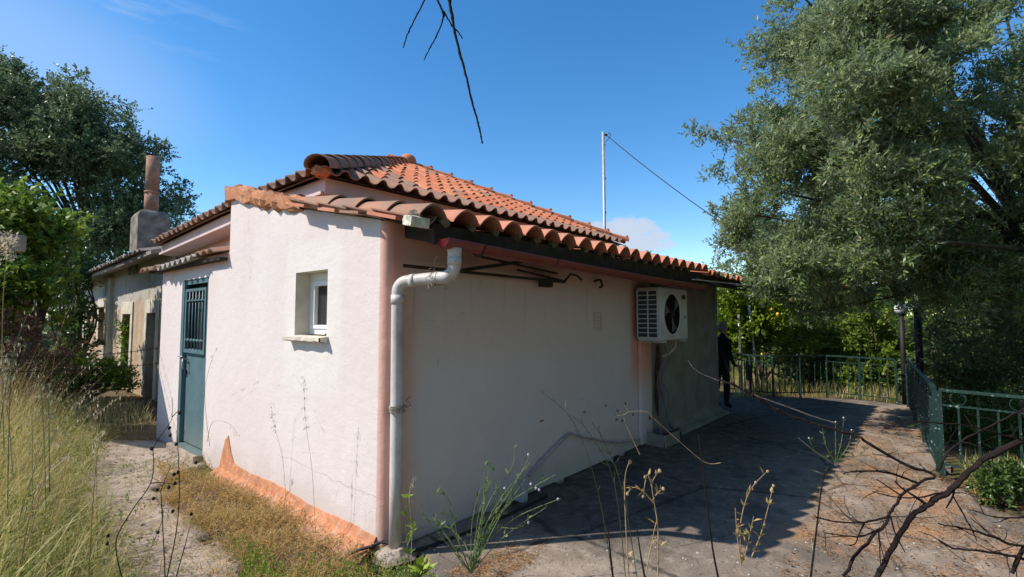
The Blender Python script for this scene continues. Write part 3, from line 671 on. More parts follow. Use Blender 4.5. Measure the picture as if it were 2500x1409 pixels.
# ---- downpipe
dp = MB()
A = Vector((.19, -.50, 2.07)); 
ctrl = [A, A+Vector((0, 0, -.06)), A+Vector((.0, .0, -.11)), A+Vector((-.002, .012, -.155)), A+Vector((-.012, .05, -.185)), A+Vector((-.03, .11, -.195)), (.09, -.20, 1.862), (.06, -.125, 1.85), (.045, -.09, 1.81), (.045, -.08, 1.74), (.05, -.08, 1.0), (.055, -.075, .5), (.06, -.07, .0)]
def smooth_path(pts, k=5):
    P = [Vector(p) for p in pts]; out_ = []
    for i in range(len(P)-1):
        p0, p1, p2, p3 = P[max(i-1, 0)], P[i], P[i+1], P[min(i+2, len(P)-1)]
        for j in range(k):
            t = j/k; out_.append(.5*((2*p1)+(-p0+p2)*t+(2*p0-5*p1+4*p2-p3)*t*t+(-p0+3*p1-3*p2+p3)*t**3))
    out_.append(P[-1]); return out_
path_ = smooth_path(ctrl[:10], 5)+[Vector(p) for p in ctrl[10:]]
dp.tube(path_, [.044 if i > 6 else .05-.001*i for i in range(len(path_))], 16)
dpo = dp.obj('downpipe', M_pvc, house, True)
for nm, a, b in (('pipe_collar', A+Vector((0, 0, -.06)), A+Vector((0, .0, -.115))), ('pipe_collar', Vector((.095, -.215, 1.863)), Vector((.083, -.18, 1.86))), ('pipe_collar', Vector((.045, -.081, 1.765)), Vector((.045, -.08, 1.70)))):
    MB().tube([a, b], .0475, 16).obj(nm, M_pvc, dpo, True)
def scribble(c, r, n, rad, mat, name, parent, axis=(0, 1, 0), seed=1, tail=6, spread=.04):
    rs = random.Random(seed); mb = MB(); ax = Vector(axis).normalized(); a = ax.orthogonal().normalized(); b = ax.cross(a); c = Vector(c)
    for k in range(n):
        off = ax*rs.uniform(-spread, spread); tilt = rs.uniform(-.35, .35); P = []
        for i in range(15):
            th = 2*math.pi*i/14; P.append(c+off+(a*math.cos(th)+b*math.sin(th))*r+ax*math.sin(th+k)*tilt*r)
        mb.tube(P, rad, 4)
    for k in range(tail):
        p = c+ax*rs.uniform(-spread, spread)+(a*rs.uniform(-1, 1)+b*rs.uniform(-1, 1))*r; P = [p]
        for i in range(7): p = p+Vector((rs.uniform(-.025, .025), rs.uniform(-.025, .025), rs.uniform(-.025, .03))); P.append(p)
        mb.tube(smooth_path(P, 3), rad, 4)
    return mb.obj(name, mat, parent)
scribble(A+Vector((-.035, .14, -.197)), .048, 7, .0022, M_twine, 'twine', dpo, (-.25, 1, -.1), 2, 9)
scribble((.05, -.078, .98), .05, 6, .0035, M_twine, 'wire_tie', dpo, (0, 0, 1), 5, 7, .02)
mb = MB(); mb.ell((.06, -.08, -.01), (.15, .13, .07), 10, 6, None, .15); mb.obj('mortar_foot', M_path, dpo)
# ---- orange base render with its spike
mb = MB(); ys = np.linspace(.06, 2.86, 36)
top = lambda y: .085+.02*y+0.012*math.sin(y*5)+.004*math.sin(y*23)+(.27*max(0, 1-abs(y-2.72)/.13)**.7 if y > 2.5 else 0)
for i, (a, b) in enumerate(zip(ys, ys[1:])):
    f = lambda y: -.12-.05*math.sin(y*3)-.02*math.sin(y*11)-.03*(y > 1)
    mb.add([(f(a), a, -.03), (f(b), b, -.03), (-.03, b, .05), (-.03, a, .05), (-.008, b, top(b)), (-.008, a, top(a)), (.003, b, top(b)+.006), (.003, a, top(a)+.006)], [(0, 3, 2, 1), (3, 5, 4, 2), (5, 7, 6, 4)])
mb.obj('base_render', M_orange, house)
# ---- small window
win = MB()
y0, y1, z0, z1, dpt = .79, 1.33, 1.45, 2.0, .19
win.add([(0, y0, z0), (dpt, y0, z0), (dpt, y0, z1), (0, y0, z1)], [(0, 3, 2, 1)]); win.add([(0, y1, z0), (dpt, y1, z0), (dpt, y1, z1), (0, y1, z1)], [(0, 1, 2, 3)])
win.add([(0, y0, z1), (dpt, y0, z1), (dpt, y1, z1), (0, y1, z1)], [(0, 3, 2, 1)]); win.add([(0, y0, z0), (dpt, y0, z0), (dpt, y1, z0), (0, y1, z0)], [(0, 1, 2, 3)])
wo = win.obj('window', M_cream, house)
sl_ = MB(); n = 9
for i in range(n-1):
    a = .76+i*.63/(n-1); b = .76+(i+1)*.63/(n-1); j = lambda y: -.075+.008*math.sin(y*31); t = 1.447
    sl_.add([(j(a), a, t), (j(b), b, t), (.03, b, t+.012), (.03, a, t+.012), (j(a), a, t-.028+.004*math.sin(a*40)), (j(b), b, t-.028+.004*math.sin(b*40)), (-.002, b, t-.045), (-.002, a, t-.045)], [(0, 3, 2, 1), (0, 1, 5, 4), (4, 5, 6, 7)])
sl_.add([(-.07, .76, 1.447), (.0, .76, 1.455), (.0, .76, 1.40), (-.07, .76, 1.42)], [(0, 1, 2, 3)]); sl_.add([(-.07, 1.39, 1.447), (.0, 1.39, 1.455), (.0, 1.39, 1.40), (-.07, 1.39, 1.42)], [(3, 2, 1, 0)])
sl_.obj('sill', M_cream, wo)
fr = MB(); xf = .13
for a, b in (((xf, .79, 1.462), (xf+.05, 1.33, 1.51)), ((xf, .79, 1.93), (xf+.05, 1.33, 2.0)), ((xf, .79, 1.51), (xf+.05, .84, 1.93)), ((xf, 1.265, 1.51), (xf+.05, 1.33, 1.93))): fr.box(a, b)
fr.obj('frame', M_white, wo, False, .004)
sa = MB(); xs_ = .145
for a, b in (((xs_-.025, .84, 1.511), (xs_+.02, 1.264, 1.545)), ((xs_-.025, .84, 1.885), (xs_+.02, 1.264, 1.929)), ((xs_-.025, .84, 1.546), (xs_+.02, .875, 1.884)), ((xs_-.025, 1.225, 1.546), (xs_+.02, 1.264, 1.884))): sa.box(a, b)
sa.obj('sash', M_white, wo, False, .004)
MB().box((.155, .875, 1.545), (.159, 1.225, 1.885)).obj('pane', M_glass, wo)
MB().box((.20, .84, 1.50), (.204, 1.25, 1.80)).obj('blind', M_curtain, wo)
MB().box((.26, .6, 1.3), (.262, 1.5, 2.0)).obj('backing', M_dark, wo)
MB().box((.03, .80, 1.462), (.075, .87, 1.478)).obj('latch', M_black, wo)
# ---- door
do = MB(); y0, y1, z0, z1 = 3.44, 4.36, .07, 2.08
do.add([(0, y0, z0), (.16, y0, z0), (.16, y0, z1), (0, y0, z1)], [(0, 3, 2, 1)]); do.add([(0, y1, z0), (.16, y1, z0), (.16, y1, z1), (0, y1, z1)], [(0, 1, 2, 3)])
do.add([(0, y0, z1), (.16, y0, z1), (.16, y1, z1), (0, y1, z1)], [(0, 3, 2, 1)]); do.add([(-.06, y0, z0), (.16, y0, z0), (.16, y1, z0), (-.06, y1, z0)], [(0, 1, 2, 3)])
do.add([(.16, y0, z0), (.16, y1, z0), (.16, y1, z1), (.16, y0, z1)], [(0, 3, 2, 1)])
doo = do.obj('door', M_door, house); doo.data.materials.clear(); doo.data.materials.append(M_door)
mb = MB()
for a, b in (((.0, 4.27, .07), (.055, 4.355, 2.075)), ((.01, 3.445, .07), (.055, 3.50, 2.075)), ((.01, 3.50, 2.02), (.055, 4.27, 2.075))): mb.box(a, b)
mb.obj('door_frame', M_door, doo, False, .004)
MB().box((.045, 3.51, .085), (.075, 4.26, 1.23)).obj('panel', M_door, doo, False, .004)
MB().box((.11, 3.51, 1.23), (.115, 4.26, 2.01)).obj('pane', M_black, doo)
mb = MB(); xg = .005
for a, b in (((xg, 3.53, 1.18), (xg+.03, 4.25, 1.225)), ((xg, 3.53, 1.93), (xg+.03, 4.25, 1.965)), ((xg, 3.53, 1.225), (xg+.03, 3.575, 1.93)), ((xg, 4.205, 1.225), (xg+.03, 4.25, 1.93))): mb.box(a, b)
mb.obj('grille_frame', M_door, doo, False, .003)
for i in range(5):
    y = 3.575+(i+.85)*.63/5.6; 
    mb = MB().tube([(xg+.015, y, 1.2), (xg+.015, y, 1.95)], .009, 8); mb.ell((xg+.012, y, 1.33), (.017, .017, .03), 8, 5); mb.ell((xg+.012, y, 1.82), (.017, .017, .03), 8, 5); mb.obj('grille_bar', M_door, doo, True)
mb = MB(); mb.box((xg, 3.575, 1.335), (xg+.012, 4.205, 1.35)); mb.box((xg, 3.575, 1.815), (xg+.012, 4.205, 1.83)); mb.obj('cross_bar', M_door, doo)
mb = MB(); mb.tube([(.04, 4.2, 1.10), (-.01, 4.2, 1.10), (-.02, 4.17, 1.05), (-.02, 4.17, 1.0), (.0, 4.19, .98)], .009, 6); mb.tube([(-.02, 4.34, 1.13), (-.02, 4.18, 1.13)], .009, 6); mb.obj('handle', M_steel, doo, True)
MB().box((.02, 4.21, .90), (.05, 4.25, .96)).obj('lock', M_black, doo)
MB().box((-.1, 3.42, .0), (.0, 4.38, .066)).obj('threshold', M_path, doo)
# ---- porch canopy: clay tiles and a corrugated sheet
cn = MB(); cn.box((-.08, 2.9, 2.235), (.95, 5.55, 2.262)); can = cn.obj('canopy', M_wood, house)
uc = Vector((1, 0, .28)).normalized(); xc = Vector((0, -1, 0)); nc = xc.cross(uc)
Vcn, Fcn = tile_geo(.2, .45, .045, .014, 'lean', .02, 10, .05); me_cn = tile_me('roof_tile', Vcn, Fcn, M_tile_old)
for side, (ya, n) in enumerate(((5.75, 5), (3.48, 3))):
    for c_ in range(n):
        for r_ in range(3):
            o = Vector((-.15+random.uniform(-.02, .02), ya-c_*.2, 2.29-(.05 if side == 0 else -.005)))+uc*(r_*.38)
            t = bpy.data.objects.new('canopy_tile', me_cn); COL.objects.link(t); t.parent = can
            t.matrix_world = Matrix(((xc[0], uc[0], nc[0], o[0]), (xc[1], uc[1], nc[1], o[1]), (xc[2], uc[2], nc[2], o[2]), (0, 0, 0, 1)))@Matrix.Rotation(random.uniform(-.05, .05), 4, 'Z')
mb = MB(); ny = 60
for i in range(ny+1):
    y = 3.45+(4.9-3.45)*i/ny; z = 2.30+.032*math.sin(i*2*math.pi/8)-.045*(y-3.45)/1.45
    mb.add([(-.17, y, z), (1.0, y, z+.30), (-.17, y, z-.008), (1.0, y, z+.292)], [])
for i in range(ny):
    a = i*4; b = a+4; mb.f += [(a, a+1, b+1, b), (a+2, b+2, b+3, a+3), (a, b, b+2, a+2)]
mb.obj('corrugated_sheet', M_asb, can, True)
# ---- wall vent, conduit, drain box
mb = MB(); y = -.004
for a, b in (((2.755, -.012, 1.47), (2.925, y, 1.485)), ((2.755, -.012, 1.655), (2.925, y, 1.67)), ((2.755, -.012, 1.485), (2.77, y, 1.655)), ((2.91, -.012, 1.485), (2.925, y, 1.655))): mb.box(a, b)
for k in range(4): mb.box((2.775, -.008, 1.50+k*.036), (2.905, y, 1.508+k*.036))
mb.obj('wall_vent', M_fascia, house, False, .003)
mb = MB(); mb.box((3.80, -.05, .02), (3.93, -.002, 1.3)); mb.obj('conduit_cover', M_pink, house, False, .01)
mb = MB(); mb.ell((4.42, -.012, 1.08), (.09, .012, .17), 9, 6, None, .3); mb.ell((4.33, -.012, .7), (.06, .01, .35), 9, 6, None, .3); mb.obj('plaster_hole', simple('raw_brown_masonry', (.10, .05, .035), .95, .05, .4, 12), house)
for p in ((1.8, .62), (2.55, .60), (3.0, .61)): MB().ell((p[0], -.006, p[1]), (.035, .006, .01), 8, 5, None, .3).obj('wall_scar', M_orange, house)

# ------------------------------------------------------------ things on the long wall
ac = empty('air_conditioner', (4.13, -.2, 1.30), 'white outdoor air conditioning unit on the shaded wall under the gutter', 'air conditioner')
def P(mb, name, mat, parent, **k):
    o = mb.obj(name, mat, None, **k); return put(o, parent) if parent.parent is None else put_sub(o, parent)
def put_sub(o, parent):
    o.parent = parent; bpy.context.view_layer.update(); o.matrix_parent_inverse = parent.matrix_world.inverted(); return o
x0, x1, ya, yb, za, zb = 3.70, 4.56, -.36, -.06, 1.33, 1.985
body = MB(); body.box((x0, ya, za), (x1, yb, zb)); bo = P(body, 'body', M_ac, ac, bevel=.012)
sg = MB()
MBk = MB(); MBk.box((x0-.012, ya+.03, za+.04), (x0-.006, yb-.01, zb-.03)); P(MBk, 'coil', simple('blue_grey_coil', (.03, .035, .05), .5, .4), ac)
for k in range(11):
    z = za+.04+k*(zb-za-.08)/10; P(MB().box((x0-.03, ya+.025, z-.005), (x0-.013, yb-.005, z+.005)), 'side_slat', M_ac, ac)
for yy in (ya+.025, (ya+yb)/2, yb-.012): P(MB().box((x0-.028, yy-.006, za+.045), (x0-.0125, yy+.006, zb-.045)), 'side_rib', M_ac, ac)
cx_, cz_, rf = x0+.335, (za+zb)/2, .255
def disc(mb, c, r, y, n=32): mb.add([(c[0]+r*math.cos(2*math.pi*k/n), y, c[1]+r*math.sin(2*math.pi*k/n)) for k in range(n)], [tuple(range(n))])
mb = MB(); disc(mb, (cx_, cz_), rf, ya-.004); P(mb, 'fan_opening', M_dark, ac)
mb = MB(); n = 32
for k in range(n):
    a, b = 2*math.pi*k/n, 2*math.pi*(k+1)/n; q = lambda t, r, y: (cx_+r*math.cos(t), y, cz_+r*math.sin(t))
    mb.add([q(a, rf, ya-.002), q(b, rf, ya-.002), q(b, rf+.002, ya-.022), q(a, rf+.002, ya-.022), q(a, rf+.03, ya-.012), q(b, rf+.03, ya-.012), q(b, rf+.035, ya-.001), q(a, rf+.035, ya-.001)], [(0, 1, 2, 3), (3, 2, 5, 4), (4, 5, 6, 7)])
P(mb, 'fan_ring', M_ac, ac, smooth=True)
for k in range(3):
    a = 2*math.pi*k/3+.5; mb = MB(); pts = []
    for i in range(6):
        r = .05+i*.036; da = .5*(i/5)+.2; pts += [(cx_+r*math.cos(a), ya-.006, cz_+r*math.sin(a)), (cx_+r*math.cos(a+da), ya-.014, cz_+r*math.sin(a+da))]
    mb.add(pts, [(2*i, 2*i+1, 2*i+3, 2*i+2) for i in range(5)]); P(mb, 'fan_blade', simple('grey_fan_blade', (.10, .10, .10), .5, .4) if k == 0 else bpy.data.materials['grey_fan_blade'], ac)
P(MB().tube([(cx_, ya-.004, cz_), (cx_, ya-.022, cz_)], .05, 14), 'fan_hub', M_black, ac)
P(MB().box((x1-.19, ya-.004, zb-.13), (x1-.07, ya-.001, zb-.075)), 'name_plate', M_black, ac)
for xx in (x0+.1, x1-.15):
    P(MB().box((xx, ya-.02, za-.03), (xx+.035, .0, za-.004)), 'bracket', M_steel, ac)
P(MB().tube([(x1-.12, ya-.02, 1.62), (x1-.12, ya, 1.62)], .022, 8), 'valve', M_steel, ac)
# black cables under the unit
cb = empty('cable_bundle', (4.2, -.06, 0.05), 'loose grey cables hanging from the air conditioner down to a concrete box', 'cables')
for i, (xa, xb, r_) in enumerate(((4.2, 4.15, .008), (4.25, 4.3, .007), (4.32, 4.42, .006), (4.27, 4.22, .009))):
    rs = random.Random(i); ptsc = [(xa, -.10, 1.3)]+[(xa+(xb-xa)*t+rs.uniform(-.06, .06), -.08-rs.uniform(0, .08), 1.3-1.2*t) for t in (.2, .4, .6, .8)]+[(xb, -.15, .12)]
    P(MB().tube(smooth_path(ptsc, 4), r_, 5), 'cable', simple('grey_cable', (.13, .13, .13), .6, .3) if i == 0 else bpy.data.materials['grey_cable'], cb)
db = empty('concrete_box', (4.1, -.16, 0), 'small concrete box with a dark rim at the foot of the shaded wall', 'box')
mb = MB(); mb.box((3.92, -.30, -.02), (4.38, -.255, .15)); mb.box((3.92, -.255, -.02), (3.965, -.02, .15)); mb.box((4.335, -.255, -.02), (4.38, -.02, .15)); P(mb, 'walls', M_grey, db, bevel=.008)
P(MB().box((3.95, -.27, .04), (4.35, -.02, .05)), 'bottom', M_dark, db)
mb = MB(); mb.tube([(3.93, -.285, .0), (3.93, -.285, .165), (4.37, -.285, .165)], .014, 6); P(mb, 'rim', M_black, db)
# hose
hp = [PL(1292, 1162, 1, -.03), PL(1320, 1128, 1, -.03), PL(1352, 1095, 1, -.03), PL(1385, 1063, 1, -.03), PL(1400, 1060, 1, -.03), PL(1440, 1070, 1, -.03), PL(1500, 1079, 1, -.03), PL(1560, 1073, 1, -.03)]
tag(MB().tube(smooth_path(hp, 5), .013, 7).obj('drain_hose', simple('pink_painted_hose', (.42, .34, .33), .7, .2), None, True), 'pinkish grey hose clipped along the foot of the shaded wall', 'hose')
tag(MB().box((1.36, -.13, -.01), (1.43, -.01, .17)).obj('white_block', simple('shade_grey_plastic', (.38, .38, .38), .7, .2, .3, 12), None, False, .01), 'whitish block where the hose ends beside the shaded wall', 'block')  # white block coloured grey, the wall's shade put into its colour
hp = [(-.14, .16, .02), (.0, -.02, .05), (.05, -.02, .06)]
bh = MB().tube(smooth_path([(-.16, .15, .015), (-.06, .06, .05), (.02, -.015, .075), (.1, -.16, .03), (.5, -.2, .012), (1.0, -.22, .012), (1.6, -.2, .012)], 5), .012, 6).obj('black_hose', M_black, None, True)
tag(bh, 'thin black hose bending round the corner behind the downpipe foot', 'hose')
# rods under the eave
af = empty('awning_frame', (1.1, -.1, 2.0), 'dark folded awning rods fixed under the eave behind the downpipe', 'awning frame')
for a, b, wd in (((.06, -.1, 1.972), (2.05, -.1, 1.965), .028), ((.82, -.14, 2.10), (1.9, -.12, 2.04), .02), ((.6, -.13, 1.975), (1.3, -.16, 2.10), .035), ((1.3, -.12, 2.03), (2.05, -.10, 1.975), .02)):
    P(MB().bar(a, b, wd, wd*.8), 'rod', M_wood, af)
P(MB().box((1.66, -.14, 1.90), (1.80, -.07, 1.98)), 'clamp', M_wood, af)
P(MB().tube([(2.05, -.1, 1.97), (2.12, -.13, 2.05), (2.22, -.14, 2.04), (2.3, -.14, 2.0)], .012, 6), 'hook', M_wood, af)
for x in (2.78,):
    tag(MB().tube(smooth_path([(x, 0, 2.02), (x, -.08, 2.03), (x, -.10, 1.96), (x+.03, -.05, 1.95)], 4), .012, 6).obj('wall_hook', M_wood, None, True), 'dark iron hook on the shaded wall left of the air conditioner', 'hook')
fl = MB(); fl.add([(4.62, -.47, 2.145), (5.55, -.50, 2.09), (5.55, -.42, 2.10), (4.62, -.40, 2.19), (4.62, -.47, 2.135), (5.55, -.50, 2.08)], [(0, 1, 2, 3), (0, 4, 5, 1)])
tag(fl.obj('metal_flashing', simple('blue_grey_sheet', (.20, .22, .24), .5, .4), house), None); 
mb = MB(); mb.box((4.9, -.56, 2.05), (7.5, -.53, 2.075)); mb.obj('eave_trim', M_wood, house)

# mast and cable
mast = empty('mast', (9.93, 4.0, 0), 'slim grey steel pole rising behind the roof with a cable at its top', 'pole')
P(MB().tube([(9.95, 4, 0), (9.90, 4, 6.78)], .04, 10), 'shaft', M_steel, mast, smooth=True)
P(MB().tube(smooth_path([(4.5, -.2, 1.34), (4.53, -.19, 1.22), (4.5, -.1, 1.12), (4.46, .0, 1.08)], 5), .02, 8), 'lagged_pipe', M_pvc, ac, smooth=True)
P(MB().tube(smooth_path([(4.56, -.15, 1.55), (4.63, -.15, 1.52), (4.64, -.08, 1.40), (4.62, .0, 1.3)], 5), .016, 8), 'lagged_pipe', M_pvc, ac, smooth=True)
for z in (4.5, 5.45, 6.4): P(MB().tube([(9.925, 4, z), (9.925, 4, z+.04)], .046, 10), 'joint_band', M_black, mast)
P(MB().tube([(9.90, 4, 6.70), (9.98, 3.92, 6.70)], .03, 6), 'insulator', M_black, mast)
end = D(2310, 860, 9.5); st = np.array([9.96, 3.94, 6.70]); pts = [st+(end-st)*t-np.array([0, 0, 1])*.35*4*t*(1-t) for t in np.linspace(0, 1, 20)]
mb = MB().tube(pts, .011, 5); mb.tube(smooth_path([(9.95, 3.97, 6.5), (10.02, 3.9, 6.6), (10.05, 3.85, 6.72), (9.99, 3.9, 6.76)], 4), .008, 4)
tag(mb.obj('overhead_cable', M_black, None), 'dark cable running down from the pole top into the olive tree', 'cable')
cl = [PL(1690, 682, 1, -.58), PL(1780, 692, 1, -.6), D(1860, 702, 7.6), D(1900, 722, 7.6), D(1960, 740, 7.8), D(2060, 756, 8), D(2190, 768, 8)]
tag(MB().tube(smooth_path(cl, 5), .007, 5).obj('clothesline', simple('pale_cord', (.55, .53, .50), .7, .2), None), 'pale cord strung from the far eave end towards the globe lamp', 'cord')

# ------------------------------------------------------------ old house behind on the left
old = empty('old_house', (.9, 11, 0), 'derelict plastered house with empty openings beyond the pink house', 'house')
def oldplaster():
    q = MAT('crumbling_ochre_plaster', .95, .05); n = q.noise(1.6, 7, .65); c = q.mix(q.mr(n, .35, .65), (.46, .30, .19), (.50, .42, .32)); c = q.mix(q.mr(q.m('ADD', q.sx.outputs[2], n), 2.3, 2.6), c, (.46, .43, .38))
    c = q.mix(q.mr(q.noise(5, 7, .7), .52, .68, 0, .7), c, (.24, .20, .15)); c = q.mix(q.mr(q.noise(2, 6, .7, (5, 5, .5)), .52, .7, 0, .7), c, (.16, .14, .12)); q.col(c); q.bump(n, .7, .04); q.bump(q.noise(20, 5), .5, .01); return q.mat
M_old = oldplaster()
mb = MB(); OPEN = [(9.02, 9.65, -.1, 1.71), (10.95, 11.64, .45, 1.70), (13.55, 14.2, .95, 1.90)]
us = [8.0, 9.02, 9.65, 10.4, 10.95, 11.64, 12.5, 13.55, 14.2, 15, 16.2]; zs = [-.2, .45, .95, 1.70, 1.71, 1.90, 2.6]
wall_grid(mb, us, zs, lambda u, z: any(a < u < b and c < z < d for a, b, c, d in OPEN), lambda u, z: (.9, u, z), lambda u: 3.02-.037*(u-8))
for a, b, c, d in OPEN:
    for q4 in ([(.9, a, c), (1.3, a, c), (1.3, a, d), (.9, a, d)], [(.9, b, c), (1.3, b, c), (1.3, b, d), (.9, b, d)], [(.9, a, d), (1.3, a, d), (1.3, b, d), (.9, b, d)], [(.9, a, c), (1.3, a, c), (1.3, b, c), (.9, b, c)]): mb.add(q4, [(0, 1, 2, 3)])
mb.add([(.9, 16.2, -.2), (6, 16.2, -.2), (6, 16.2, 3.4), (.9, 16.2, 2.75)], [(0, 1, 2, 3)])
P(mb, 'wall', M_old, old)
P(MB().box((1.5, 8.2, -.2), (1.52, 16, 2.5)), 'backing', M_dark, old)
M_trim = simple('pale_trim_plaster', (.60, .54, .44), .9, .1, .2, 6)
for a, b, c, d in OPEN:
    mb = MB(); mb.box((.87, a-.16, max(c, 0)-.0), (.899, a-.001, d+.001)); mb.box((.87, b+.001, max(c, 0)), (.899, b+.16, d+.001)); mb.box((.87, a-.16, d+.002), (.899, b+.16, d+.28)); P(mb, 'opening_trim', M_trim, old, bevel=.01)
P(MB().box((.82, 12.75, 0), (.899, 13.15, 2.62)), 'pilaster', M_trim, old)
P(MB().box((.86, 15.7, 0), (.899, 16.2, 2.5)), 'pilaster', M_trim, old)
rf_ = MB()
ev = lambda y: 2.86-.030*(y-7.6)
rf_.add([(.5, 7.95, ev(7.9)), (.5, 16.4, ev(16.4)), (3.2, 16.4, ev(16.4)+.75), (3.2, 7.95, ev(7.9)+.75), (.5, 7.95, ev(7.9)-.07), (.5, 16.4, ev(16.4)-.07), (3.2, 16.4, ev(16.4)+.68), (3.2, 7.95, ev(7.9)+.68)], [(0, 3, 2, 1), (4, 5, 6, 7), (0, 1, 5, 4), (1, 2, 6, 5), (3, 0, 4, 7)])
ro = P(rf_, 'roof', M_asb, old)
Vo, Fo = tile_geo(.2, .5, .05, .014, 'lean', .02, 8, .05); me_o = tile_me('roof_tile', Vo, Fo, simple('grey_lichened_tile', (.26, .22, .19), .95, .05, .4, 12))
uo = Vector((1, 0, .278)).normalized(); xo = Vector((0, -1, 0)); no = xo.cross(uo); V_o = []; F_o = []; R_o = []; k_ = 0
for c_ in range(40):
    y = 16.3-c_*.2
    for r_ in range(5):
        o = Vector((.42+random.uniform(-.02, .02), y, ev(y)+.01))+uo*(r_*.44); m = Matrix(((xo[0], uo[0], no[0], o[0]), (xo[1], uo[1], no[1], o[1]), (xo[2], uo[2], no[2], o[2]), (0, 0, 0, 1)))
        if r_ == 0:
            t = bpy.data.objects.new('roof_tile', me_o); COL.objects.link(t); t.parent = ro; t.matrix_basis = m
        else:
            V_o += [tuple(m@Vector(v)) for v in Vo]; F_o += [tuple(i+k_ for i in f) for f in Fo]; k_ += len(Vo)
o = npmesh('roof_tile', np.array(V_o), np.array(F_o), bpy.data.materials['grey_lichened_tile'], None, None, 'stuff'); o.parent = ro
ch = D(367, 560, 11.6); cxx, cyy = ch[0], ch[1]
mb = MB(); hw = .31
def ringv(h, s, n=4, rot=0): return [(cxx+s*(1 if k in (0, 3) else -1), cyy+s*(1 if k in (0, 1) else -1), h) for k in range(4)]
zc = D(367, 520, 11.6)[2]
for (ha, sa_), (hb, sb_) in zip([(2.6, hw), (zc-.12, hw), (zc-.03, hw-.05), (zc+.03, .2)], [(zc-.12, hw), (zc-.03, hw-.05), (zc+.03, .2), (zc+.04, .02)]):
    a = ringv(ha, sa_); b = ringv(hb, sb_); mb.add(a+b, [(i, (i+1) % 4, 4+(i+1) % 4, 4+i) for i in range(4)])
cho = P(mb, 'chimney', simple('sooty_chimney_render', (.22, .19, .16), .95, .05, .45, 5, 0, .8), old)
tp = D(370, 380, 11.6)
MBp = MB().tube([(cxx, cyy, zc), (cxx, cyy, zc+(tp[2]-zc)*.34), (cxx, cyy, zc+(tp[2]-zc)*.34+.001)], .17, 14)
zt = tp[2]; zm_ = zc+(zt-zc)*.36
for a, b, r_ in ((zc, zm_, .14), (zm_, zt, .135)):
    o = MB().tube([(cxx, cyy, a), (cxx, cyy, b)], r_, 16).obj('chimney_pot', simple('brown_clay_pipe', (.30, .17, .12), .85, .1, .3, 6) if a == zc else bpy.data.materials['brown_clay_pipe'], cho, True)
o = MB().tube([(cxx, cyy, zm_-.03), (cxx, cyy, zm_+.03)], .152, 16).obj('pipe_collar', bpy.data.materials['brown_clay_pipe'], cho, True)

# ------------------------------------------------------------ leaves
def leaf_quads(C, A, Nn, L, Wd, rnd, fold=.18):
    """C base, A axis(unit), Nn normal-ish"""
    B = np.cross(A, Nn); B /= np.linalg.norm(B, axis=1, keepdims=True)+1e-9; Nn = np.cross(B, A)
    L = L[:, None]; Wd = Wd[:, None]
    v = np.stack([C, C+A*L*.45+B*Wd*.5+Nn*Wd*fold, C+A*L-Nn*L*.06, C+A*L*.45-B*Wd*.5+Nn*Wd*fold], 1).reshape(-1, 3)
    n = len(C); f = np.arange(4*n).reshape(n, 4); return v, f, np.repeat(rnd, 4)
def unit(v): return v/(np.linalg.norm(v, axis=-1, keepdims=True)+1e-9)
def clump_leaves(cent, rad, per, ll, lw, up=.35, shoot=True, seed=0, flat=.75, tone=.25, brown=0.):
    """leaves borne on short shoots spread through rounded clumps"""
    g = np.random.default_rng(seed); cent = np.asarray(cent); rad = np.asarray(rad); n = len(cent)
    m = 10; ns = np.maximum(1, (per*(rad/rad.mean())**2/m).astype(int)); idx = np.repeat(np.arange(n), ns); k = len(idx)
    d = unit(g.normal(size=(k, 3))); rr = g.random(k)**.45; p0 = cent[idx]+d*(rad[idx]*rr)[:, None]*np.array([1, 1, flat])
    ax = unit(d*.9+g.normal(size=(k, 3))*.5+np.array([0, 0, up])); sl = (rad[idx]*.35+ll*1.5)*g.uniform(.6, 1.3, k)
    tcl = g.random(n)[idx]*tone
    t = np.tile(np.linspace(.0, 1, m), (k, 1)); bend = g.normal(size=(k, 3))*.15
    Cc = p0[:, None]+ax[:, None]*(t*sl[:, None])[..., None]+bend[:, None]*(t**2*sl[:, None])[..., None]
    side = unit(g.normal(size=(k, m, 3))); A = unit(ax[:, None]*.75+side*.8); Nn = unit(g.normal(size=(k, m, 3))*.7+np.array([0, 0, 1.]))
    Cc = Cc.reshape(-1, 3); A = A.reshape(-1, 3); Nn = Nn.reshape(-1, 3); q = len(Cc)
    rn = np.clip(np.repeat(tcl, m)+g.random(q)*(1-tone)*.8, 0, .86); rn[g.random(q) < brown] = 1.
    return leaf_quads(Cc, A, Nn, ll*g.uniform(.6, 1.25, q), lw*g.uniform(.7, 1.2, q), rn)
def branchy(mb, base, ends, r0, fork_h, seed=0, rmin=.012, wob=.12):
    rs = random.Random(seed); base = Vector(base); mids = []
    for e in ends:
        e = Vector(e); a = base+Vector((0, 0, 0)); mid = base.lerp(e, .5)+Vector((rs.uniform(-1, 1), rs.uniform(-1, 1), rs.uniform(-.3, .8)))*wob*(e-base).length
        P_ = smooth_path([a, base.lerp(mid, .5)+Vector((rs.uniform(-1, 1), rs.uniform(-1, 1), .3))*wob*.4, mid, mid.lerp(e, .5)+Vector((rs.uniform(-1, 1), rs.uniform(-1, 1), .2))*wob*.5, e], 4)
        n = len(P_); mb.tube(P_, [r0*(1-i/(n-1))**.8+rmin for i in range(n)], 6)
